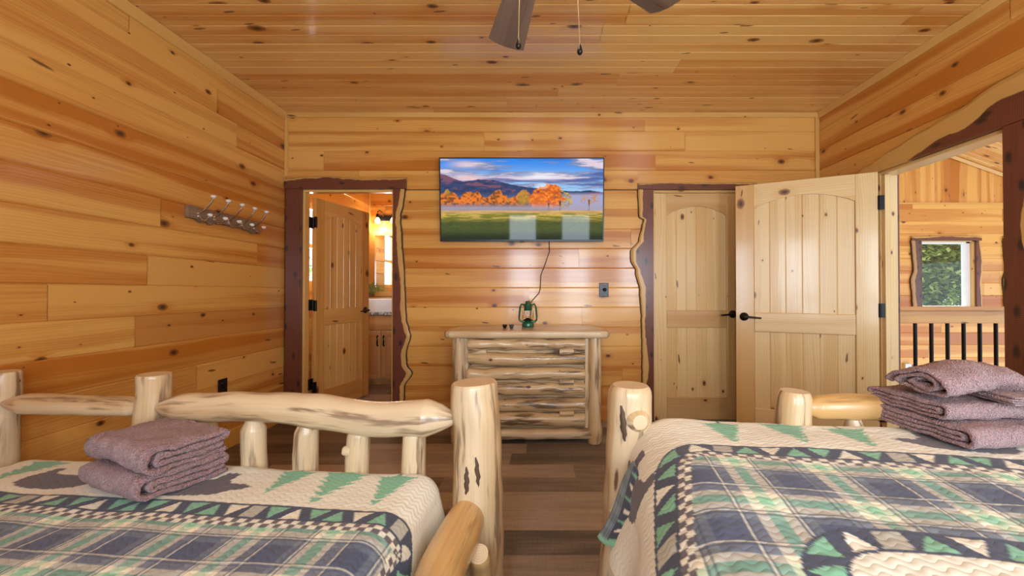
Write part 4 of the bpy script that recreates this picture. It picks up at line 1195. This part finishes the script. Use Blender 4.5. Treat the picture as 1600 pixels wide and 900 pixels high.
# side rail towards the camera and its short brace
log('side_rail', (-.005, -.06, .375), (-.03, -2.15, .36), .062, .070, bl, mat='log_gold', seed=31, e0='round', bend=.010, seg=28, tone=(.2, .3, 0), bulges=((.06, .08, .05),))
log('brace', (.055, -.05, .10), (.065, -.20, .335), .032, .036, bl, mat='log_gold', seed=33, e1='round', bend=.0, seg=18, lump=.25)
log('side_rail', (aE, -.05, .375), (aE, -2.15, .36), .055, .055, bl, seed=35)
for x in (0, aE):
    log('corner_post', (x, -2.20, 0), (x, -2.20, 1.2), .085, .08, bl, seed=37)
log('head_rail', (aE, -2.2, 1.05), (0, -2.2, 1.05), .055, .055, bl, seed=39)

def scar(name, c, nrm, w, h, parent, lean=0):
    mb = MB(); c, nrm = Vector(c), Vector(nrm).normalized(); sd = nrm.cross(Vector((0, 0, 1))).normalized()
    pts = [c + Vector((0, 0, (k / 10 - .5) * h)) + sd * (lean * (k / 10 - .5) + .002 * math.sin(k * 2.1)) for k in range(11)]
    mb.tube(pts, [max(.0012, w * math.sin(math.pi * (k + .4) / 10.8) ** .6) for k in range(11)], 12, tone=(.5, .5, 0), lump=.3, lfreq=60, up=nrm)
    return mb.build(name, [M['bark_dark']], parent)
M['bark_dark'] = plain('dark_inner_bark', (.10, .055, .035), .7, bump=.6, bscale=120)
scar('bark_scar', (-.005, -.083, .50), (-.05, -1, 0), .010, .10, bl)
scar('bark_scar', (.030, -.079, .515), (.35, -1, 0), .009, .13, bl, .01)
scar('bark_scar', (.0, -.079, .665), (0, -1, 0), .002, .002, bl) if False else None

# --- right bed
br = bed_root('log_bed', OR, THR, 'peeled log bed on the right beside the open entry door')
aN = a_of(1245, OR, THR)
log('corner_post', (-.045, -.005, 0), (0, 0, .806), .082, .078, br, seed=51, bend=.016, e1='round', seg=32, tone=(.25, .2, 0))
knot_boss((.022, -.077, .70), (.2, -1, 0), .029, br, seed=9, ln=.012)
Yn = OR[1] - aN * math.sin(THR)
log('post', (aN, .03, 0), (aN, .03, at(1245, 613, Yn).z), .062, .054, br, seed=52, e1='round', seg=26)
log('foot_rail', (aN + .045, .03, .735), (1.92, .03, .765), .042, .056, br, seed=54, e0='cone', bend=.006, mat='log_gold', seg=24, path=lambda k: (0, 0, .0))
log('corner_post', (1.94, 0, 0), (1.94, 0, .80), .085, .08, br, seed=55)
log('lower_rail', (0, 0, .30), (1.94, 0, .30), .045, .045, br, seed=56)
for i in range(5):
    x = aN + .2 + i * .22
    log('spindle', (x, .03, .30), (x, .03, .70), .036, .034, br, seed=57 + i, e1='cone')
scar('bark_scar', (-.030, -.0715, .69), (-.4, -1, 0), .010, .12, br, .012)
log('side_rail', (.035, -.055, .36), (-.03, -2.15, .34), .060, .072, br, mat='log_gold', seed=61, e0='round', seg=28, bend=.008)
log('side_rail', (1.94, -.05, .37), (1.94, -2.15, .37), .06, .06, br, seed=62)
for x in (0, 1.94):
    log('corner_post', (x, -2.20, 0), (x, -2.20, 1.2), .085, .08, br, seed=65)
log('head_rail', (0, -2.2, 1.05), (1.94, -2.2, 1.05), .055, .055, br, seed=67)

# ------------------------------------------------------------------ quilts
CR, GR, NV, BE, GG = L3((238, 234, 218)), L3((128, 190, 158)), L3((58, 66, 90)), L3((98, 90, 97)), L3((185, 183, 170))
def inpoly(x, y, poly):
    r = np.zeros(x.shape, bool); n = len(poly); j = n - 1
    for i in range(n):
        xi, yi = poly[i]; xj, yj = poly[j]
        c = ((yi > y) != (yj > y)) & (x < (xj - xi) * (y - yi) / (yj - yi + 1e-12) + xi)
        r ^= c; j = i
    return r
BEAR = [(-.17, .02), (-.155, .045), (-.12, .06), (-.10, .085), (-.06, .092), (-.02, .10), (.06, .105), (.12, .10), (.155, .075), (.165, .03), (.16, -.05), (.12, -.055), (.11, -.01), (.05, .0), (-.01, -.005), (-.02, -.055), (-.07, -.055), (-.07, -.005), (-.10, .015), (-.14, .012)]
def tree_poly(h=.20, w=.065, n=6):
    p = [(0, h)]
    for i in range(1, n + 1):
        p += [(w * i / n + .010, h * (1 - i / (n + .6))), (w * i / n - .014, h * (1 - i / (n + .6)) + .004)]
    p += [(.008, h * .06), (.008, 0)]
    return p + [(-x, y) for x, y in reversed(p[1:])]
TREE = tree_poly()
def paint_quilt(A, B, A0, B0, Wd, motifs, bw=.072, pw=.33, skew=0.0, rc=.10):
    """A: metres in from the side edge of the mattress, B: metres in from the foot edge"""
    dA, dB = A - A0 + skew * np.maximum(B - B0, 0), B - B0
    dR = (Wd - A0) - A
    dS = np.minimum(dA, dR)
    d = np.where((dS < rc) & (dB < rc), rc - np.hypot(rc - dS, rc - dB), np.minimum(dS, dB))
    def run(ds, c0, r):
        ang = np.arctan2(np.maximum(c0 - ds, 0), np.maximum(c0 - dB, 1e-6))
        q = math.pi / 2 * r
        return np.where((ds < c0) & (dB < c0), -ang * r, np.where(ds >= c0, np.where(dB < ds, ds - c0, -q - (dB - c0)), -q - (dB - c0))) + 7 * bw * 5 / 1.12
    along = run(dS, rc, rc * .6)
    C = np.ones(A.shape + (3,)) * CR
    # motifs of the outer border
    for kind, ca, cb, rot, sc in motifs:
        x = (A - ca); y = (B - cb)
        xr = (x * math.cos(rot) + y * math.sin(rot)) / sc; yr = (-x * math.sin(rot) + y * math.cos(rot)) / sc
        jx = xr + (vnoise(A * 150, B * 150, 4) - .5) * .008; jy = yr + (vnoise(A * 150, B * 150, 9) - .5) * .008
        m = inpoly(jx, jy, BEAR if kind == 'bear' else TREE) & (d < 0)
        C[m] = BE if kind == 'bear' else GR
        if kind == 'tree':
            m2 = (np.abs(jx) < .005) & (jy < .01) & (jy > -.03) & (d < 0); C[m2] = BE
    def band(C, d0, m, al, d=d):
        C[m] = NV
        k = (al / bw * 1.12); i = np.floor(k).astype(int); x = k - i; y = (d - d0) / bw
        par = np.mod(i, 2); typ = np.mod(i, 7)
        yy = np.where(par == 0, y, 1 - y)
        t = m & (np.abs(x - .5) < .46 * (yy - .12) / .76) & (yy > .14) & (yy < .88) & (typ != 0)
        C[t & (np.mod(i, 3) != 1)] = GR; C[t & (np.mod(i, 3) == 1)] = CR
        dm = m & (typ == 0) & (np.abs(x - .5) < .38) & (np.abs(y - .5) < .38); C[dm] = GG
        return C
    def stripe(c, P=.205):
        k = np.mod(c / P, 1.0); out = np.zeros(c.shape + (3,))
        cols = [(.0, .32, L3((68, 78, 106))), (.32, .50, L3((112, 120, 136))), (.50, .60, L3((235, 230, 208))), (.60, .74, L3((140, 200, 168))), (.74, .84, L3((235, 230, 208))), (.84, 1.001, L3((112, 124, 138)))]
        for a, b, cc in cols: out[(k >= a) & (k < b)] = cc
        return out, k
    m = d >= bw
    SA, ka = stripe(A + .05); SB, kb = stripe(B + .02)
    P_ = .5 * SA + .5 * SB; P_ = P_ * 1.12
    P_ = P_ * (.88 + .24 * fbm(A * 30, B * 160, 2, 5))[..., None]
    C[m] = P_[m]
    for k in (ka, kb):
        for c0, cc in ((.315, NV), (.345, CR), (.375, NV), (.845, NV), (.875, CR), (.905, NV)):
            l = m & (np.abs(k - c0) < .010); C[l] = .35 * C[l] + .65 * cc
    ck = (d >= bw) & (d < bw + .032)
    q = (np.floor(along / .02) + np.floor((d - bw) / .016)).astype(int) % 2 == 0
    C[ck & q] = CR; C[ck & ~q] = BE * 1.1
    C = band(C, 0, (d >= 0) & (d < bw), along)
    i0 = bw + pw
    dS2 = dS + .13; dS_, dS = dS, dS2
    d2 = np.where((dS < i0 + .14) & (dB < i0 + .14), i0 + .14 - np.hypot(np.maximum(i0 + .14 - dS, 0), np.maximum(i0 + .14 - dB, 0)), np.minimum(dS, dB))
    C = band(C, i0, (d2 >= i0) & (d2 < i0 + bw), run(dS, i0 + .14, .105), d2)
    m = d2 >= i0 + bw; C[m] = CR; dS = dS_
    for ci, (ca, cb, rt) in enumerate([(x * .26 + .62, .72 + B0 + (i % 3) * .25 * 0 + .0, 3.14) for i, x in enumerate(range(0, 5))]):
        x = (A - ca) ; y = (B - cb)
        tm = m & (np.abs(x + .3 * (y)) < .012 + .02 * np.abs(y * 6)) & (np.abs(y) < .07); C[tm] = BE
        tx = A - ca - .11; ty = -(B - cb) + .10
        C[m & inpoly(tx, ty, TREE)] = GR
    return C

def quilt(name, O, th, sgn, a_edge, width, b_edge, zt, drop_s, drop_f, R_, flare, A0, B0, motifs, label, Lb=2.0, sag=.0, skew=0.0, rc=.10):
    """sgn=-1: the mattress runs to the left from the aisle edge; +1: to the right"""
    o, Rv, Fv = frame_of(O, th)
    sA = np.concatenate([np.arange(-drop_s, width + drop_s, .0045)])
    sB = np.concatenate([np.arange(-drop_f, .95, .0042), np.linspace(.96, Lb, 40)])
    A, B = np.meshgrid(sA, sB)
    exA = np.where(A < 0, -A, np.where(A > width, A - width, 0)); sg = np.where(A < 0, -1, 1)
    exB = np.where(B < 0, -B, 0)
    r = np.hypot(exA, exB) + 1e-9
    ca, cb = exA / r, exB / r
    arc = R_ * math.pi / 2
    H = np.where(r < arc, R_ * np.sin(np.minimum(r, arc) / R_), R_ + (r - arc) * flare)
    V = np.where(r < arc, R_ * (1 - np.cos(np.minimum(r, arc) / R_)), R_ + (r - arc) * math.sqrt(1 - flare ** 2))
    # folds on hanging cloth
    fold = sm(r, arc * .6, arc + .2) * .020 * np.sin(np.where(exA > exB, B, A) * 21 + 1.0 + 2 * fbm(A * 3, B * 3, 2, 3))
    H = np.where(r > .001, H + fold * (r > arc * .5), H)
    ia = np.clip(A, 0, width) ; ib = np.clip(B, 0, None)
    la = ia + sg * H * ca * (exA > 0)
    lb = ib - H * cb * (exB > 0)
    puff = (vnoise(A * 6, B * 6, 2) - .5) * .012 + (fbm(A * 25, B * 40, 2, 6) - .5) * .004
    wave = np.abs(np.sin(np.pi * (B / .019) + .95 * np.sin(2 * np.pi * A / .036))) ** .5 * .0010
    z = zt - V + puff + wave - R_ * 0
    x = a_edge + sgn * la
    y = b_edge - lb
    # local -> world directly on a parentless object
    C = paint_quilt(A, B, A0, B0, width, motifs, skew=skew, rc=rc)
    WX = Rv.x * x + Fv.x * y; WY = Rv.y * x + Fv.y * y
    ob = grid_mesh(name, WX, WY, z, C, A, B, M['quilt'], None)
    if sgn < 0: pass
    else: ob.data.flip_normals()
    ob.location = (o.x, o.y, 0)
    tag(ob, label, 'quilt')
    return ob
PI = math.pi
motL = [('tree', .06, -.02, 0, 1), ('tree', .25, -.04, 0, 1.15), ('tree', .43, -.03, 0, .9), ('bear', .68, .09, PI * 0, 1.0), ('tree', .93, -.02, 0, 1.0), ('bear', 1.18, .09, 0, .9), ('tree', 1.42, -.03, 0, 1.1), ('bear', -.28, .35, 1.2, .9), ('tree', -.25, .05, .7, 1.0)]
qL = quilt('quilt', OL, THL, -1, -.19, abs(aE) - .42, -.07, .50, .34, .30, .08, .16, -.20, .215, motL, 'lodge quilt with bears, pine trees and blue plaid on the left bed', sag=.0)
motR = [('tree', .14, -.02, 0, .95), ('tree', .34, -.04, 0, 1.0), ('tree', .52, -.02, 0, .9), ('bear', .76, .07, 0, .9), ('tree', .99, -.02, 0, 1.0), ('tree', 1.2, -.02, 0, 1.0), ('bear', 1.45, .08, 0, 1.0), ('bear', -.19, .20, 1.45, 1.0), ('tree', -.38, .62, 1.57, 1.0)]
THQ = math.radians(8.5)
qR = quilt('quilt', OR, THQ, 1, .155, 1.64, -.035, .695, .42, .28, .17, .30, -.10, .195, motR, 'lodge quilt with bears, pine trees and grey green plaid on the right bed', skew=.20, rc=.16)

# turned-up corner of the right quilt hanging in front of the post
P00, P10, P01, P11 = at(992, 722, 1.24), at(937, 842, 1.22), at(996, 735, 1.16), at(956, 878, 1.12)
P12, P02 = at(1004, 838, 1.06), at(1016, 770, 1.10)
nu_, nv_ = 50, 40
gu, gv = np.meshgrid(np.linspace(0, 1, nu_), np.linspace(0, 1, nv_))
def bil(k): 
    top = [P00[k], P01[k], P02[k]]; bo = [P10[k], P11[k], P12[k]]
    w0, w1, w2 = (1 - gu) ** 2, 2 * gu * (1 - gu), gu ** 2
    return (w0 * top[0] + w1 * top[1] + w2 * top[2]) * (1 - gv) + (w0 * bo[0] + w1 * bo[1] + w2 * bo[2]) * gv
FX, FY, FZ_ = bil(0), bil(1), bil(2)
FY = FY + .012 * np.sin(gv * 7 + gu * 3)
Cf = np.ones(gu.shape + (3,)) * L3((120, 138, 150))
Cf = Cf * (.85 + .3 * (np.mod(gv * 5, 1) > .5))[..., None] * (.85 + .3 * (np.mod(gu * 9, 1) > .5))[..., None]
k = np.mod(gv * 7, 1)
tri = (gu > .30) ; Cf[tri] = NV
t2 = tri & (np.abs(k - .5) < .5 * (gu - .30) / .6); i_ = np.floor(gv * 7).astype(int)
Cf[t2 & (i_ % 2 == 0)] = GR; Cf[t2 & (i_ % 2 == 1)] = CR
Cf[(gv > .93)] = L3((140, 205, 175))
ff = grid_mesh('corner_fold', FX, FY, FZ_, Cf, gu * .25, gv * .3, M['quilt'], None, solid=.008)
ff.parent = qR; ff.matrix_parent_inverse = Matrix.Translation(-qR.location)

# mattresses
for nm, O, th, sgn, ae, w_, be, zt2, lab in (('left', OL, THL, -1, -.215, abs(aE) - .42, -.085, .478, 'mattress of the left bed, wholly covered by its quilt'), ('right', OR, THQ, 1, .20, 1.54, -.07, .665, 'mattress of the right bed, wholly covered by its quilt')):
    mb = MB(); x0, x1 = (ae - w_, ae) if sgn < 0 else (ae, ae + w_)
    mb.box((x0, be - 1.95, zt2 - (.22 if sgn < 0 else .26)), (x1, be, zt2))
    ob = mb.build('mattress', plain('mattress_ticking_' + nm, (.7, .68, .62), .8), bevel=.05, bseg=4, label=lab, cat='mattress', loc=(O[0], O[1], 0)); ob.rotation_euler = (0, 0, -th)
    # slats that carry it
    root = bl if sgn < 0 else br
    for k in range(5):
        mb = MB(); yy = -.25 - k * .42
        zz = zt2 - (.22 if sgn < 0 else .26)
        mb.box((min(0, sgn * 1.93), yy - .05, zz - .03), (max(0, sgn * 1.93), yy + .05, zz - .002)); mb.build('slat', M['trim'], root)

# ------------------------------------------------------------------ towels
def ribbon_towel(name, path, th, L, seed, loc, rz, label, cat='towel', group='mauve towels folded on the beds', mat='terry', amp=.004, droop=None, tilt=0, smoothw=None, parent=None, rib=None):
    """path: 2-D folded section (x,z); extruded along local y by L, lumpy"""
    # resample
    P = [Vector((x, z)) for x, z in path]; out = []
    for a, b in zip(P, P[1:]):
        n = max(1, int((b - a).length / .009))
        for i in range(n): out.append(a.lerp(b, i / n))
    out.append(P[-1])
    n = len(out); ny = max(6, int(L / .010))
    nor = []
    for i in range(n):
        t = out[min(i + 1, n - 1)] - out[max(i - 1, 0)]; t.normalize(); nor.append(Vector((-t.y, t.x)))
    ring = [out[i] + nor[i] * th / 2 for i in range(n)] + [out[-1] + (out[-1] - out[-2]).normalized() * th * .4] + [out[i] - nor[i] * th / 2 for i in range(n - 1, -1, -1)] + [out[0] - (out[1] - out[0]).normalized() * th * .4]
    m = len(ring); V = []
    for j in range(ny + 1):
        y = L * (j / ny - .5)
        e = min(j, ny - j); sh = 1 - .35 * math.exp(-e * .9)
        for i, p in enumerate(ring):
            ci = min(i, 2 * n - i) if i <= 2 * n else 0
            ci = max(0, min(n - 1, i if i < n else 2 * n - i))
            c = out[ci]
            q = c + (p - c) * sh
            v = Vector((q.x, y + .006 * noise.noise(Vector((q.x * 14, q.y * 60, seed))), q.y))
            d = amp * noise.noise_vector(Vector((v.x * 16 + seed, v.y * 16, v.z * 16))) + amp * .45 * noise.noise_vector(v * 75)
            v = v + d
            if droop: v = Vector(droop(v))
            V.append(v)
    Fs = []
    for j in range(ny):
        for i in range(m):
            i2 = (i + 1) % m
            Fs.append((j * m + i, j * m + i2, (j + 1) * m + i2, (j + 1) * m + i))
    for e in (0, ny):
        b = e * m
        for i in range(n - 1):
            a1, a2 = i, i + 1; o1, o2 = 2 * n - i, 2 * n - i - 1
            f = (b + a1, b + a2, b + o2, b + o1)
            Fs.append(f if e else f[::-1])
    mb = MB(); mb.add(V, Fs, smooth=True)
    zmin = min(v.z for v in V)
    ob = mb.build(name, M[mat], parent)
    ob.location = loc; ob.rotation_euler = (0, 0, rz)
    tag(ob, label, cat, group)
    return ob
def serp(W, layers, gap, start=1):
    """snake fold: layers runs of width W stacked with pitch gap"""
    pts = []; 
    for k in range(layers):
        z = k * gap; a, b = (-W / 2, W / 2) if (k + start) % 2 else (W / 2, -W / 2)
        pts.append((a, z)); pts.append((b, z))
        if k < layers - 1:
            s = 1 if b > a else -1
            for q in (30, 60, 90, 120, 150):
                r = math.radians(q); pts.append((b + s * gap * .5 * math.sin(r) * 1.0, z + gap / 2 - gap / 2 * math.cos(r)))
    return pts
def book(W, gap, n=4):
    """folded in half again and again: outer wrap round an inner fold"""
    h = gap * (n - 1); pts = [(W / 2, 0)]
    pts.append((-W / 2 + h / 2, 0))
    for q in range(15, 180, 15):
        r = math.radians(q); pts.append((-W / 2 + h / 2 - h / 2 * math.sin(r), h / 2 - h / 2 * math.cos(r)))
    pts.append((-W / 2 + h / 2, h)); pts.append((W / 2 - gap * .5, h))
    for q in range(30, 180, 30):
        r = math.radians(q); pts.append((W / 2 - gap * .5 + gap * .5 * math.sin(r), h - gap / 2 + gap / 2 * math.cos(r)))
    pts.append((W / 2 - gap * .5, h - gap)); pts.append((-W / 2 + h / 2 + .01, h - gap))
    if n >= 4:
        g2 = h - 2 * gap
        for q in range(30, 180, 30):
            r = math.radians(q); pts.append((-W / 2 + h / 2 + .01 - g2 / 2 * math.sin(r) * .8, gap + g2 / 2 + g2 / 2 * math.cos(r)))
        pts.append((-W / 2 + h / 2 + .01, gap)); pts.append((W / 2 - .01, gap))
    return pts
# left stack: the towel's fold faces the camera, layer ends look to the right
zq = .505
c0 = Vector((-1.31, 1.35, 0)); rzL = math.radians(68)
ribbon_towel('towel', book(.24, .0185, 4), .018, .345, 3, (c0.x, c0.y, zq + .012), rzL, 'mauve terry towel at the bottom of the stack on the left bed', amp=.008)
ribbon_towel('towel', book(.225, .0195, 4), .019, .33, 8, (c0.x + .004, c0.y + .004, zq + .012 + .084), rzL + .04, 'puffy mauve terry towel on top of the stack on the left bed', amp=.010, droop=lambda v: (v.x, v.y, v.z + .006 * math.sin(v.y * 14) - .9 * max(0, abs(v.y) - .08) ** 2))

# right stack
zq2 = .705
r0 = at(1510, 690, 1.22)
ribbon_towel('towel', book(.28, .014, 4), .0135, .44, 13, (r0.x + .07, 1.25, zq2 + .008), math.radians(98), 'mauve terry towel at the bottom of the stack on the right bed', amp=.006)
ribbon_towel('towel', book(.25, .012, 4), .0115, .42, 17, (r0.x + .06, 1.28, zq2 + .008 + .060), math.radians(94), 'flat mauve terry towel in the middle of the stack on the right bed', amp=.005)
ribbon_towel('washcloth', serp(.20, 4, .0065), .0055, .22, 21, (r0.x + .13, 1.21, zq2 + .008 + .110), math.radians(-6), 'thin folded mauve washcloth layered under the rolled towel on the right bed', cat='washcloth', amp=.002, mat='terry_rib')
sp_pts = []
for i in range(70):
    t_ = i / 69 * 2 * math.pi * 2.2; rr = .010 + .036 * (i / 69)
    sp_pts.append((rr * 2.1 * math.cos(t_ + 2.0), rr * .80 * math.sin(t_ + 2.0) + .036))
ribbon_towel('towel', sp_pts, .013, .30, 29, (r0.x + .005, 1.24, zq2 + .128), math.radians(-84), 'loosely rolled mauve towel on top of the stack on the right bed', amp=.012,
             droop=lambda v: (v.x, v.y, max(.0, v.z + .010 * math.sin(v.y * 18 + 1) - 1.0 * max(0, v.y - .04) ** 2)))
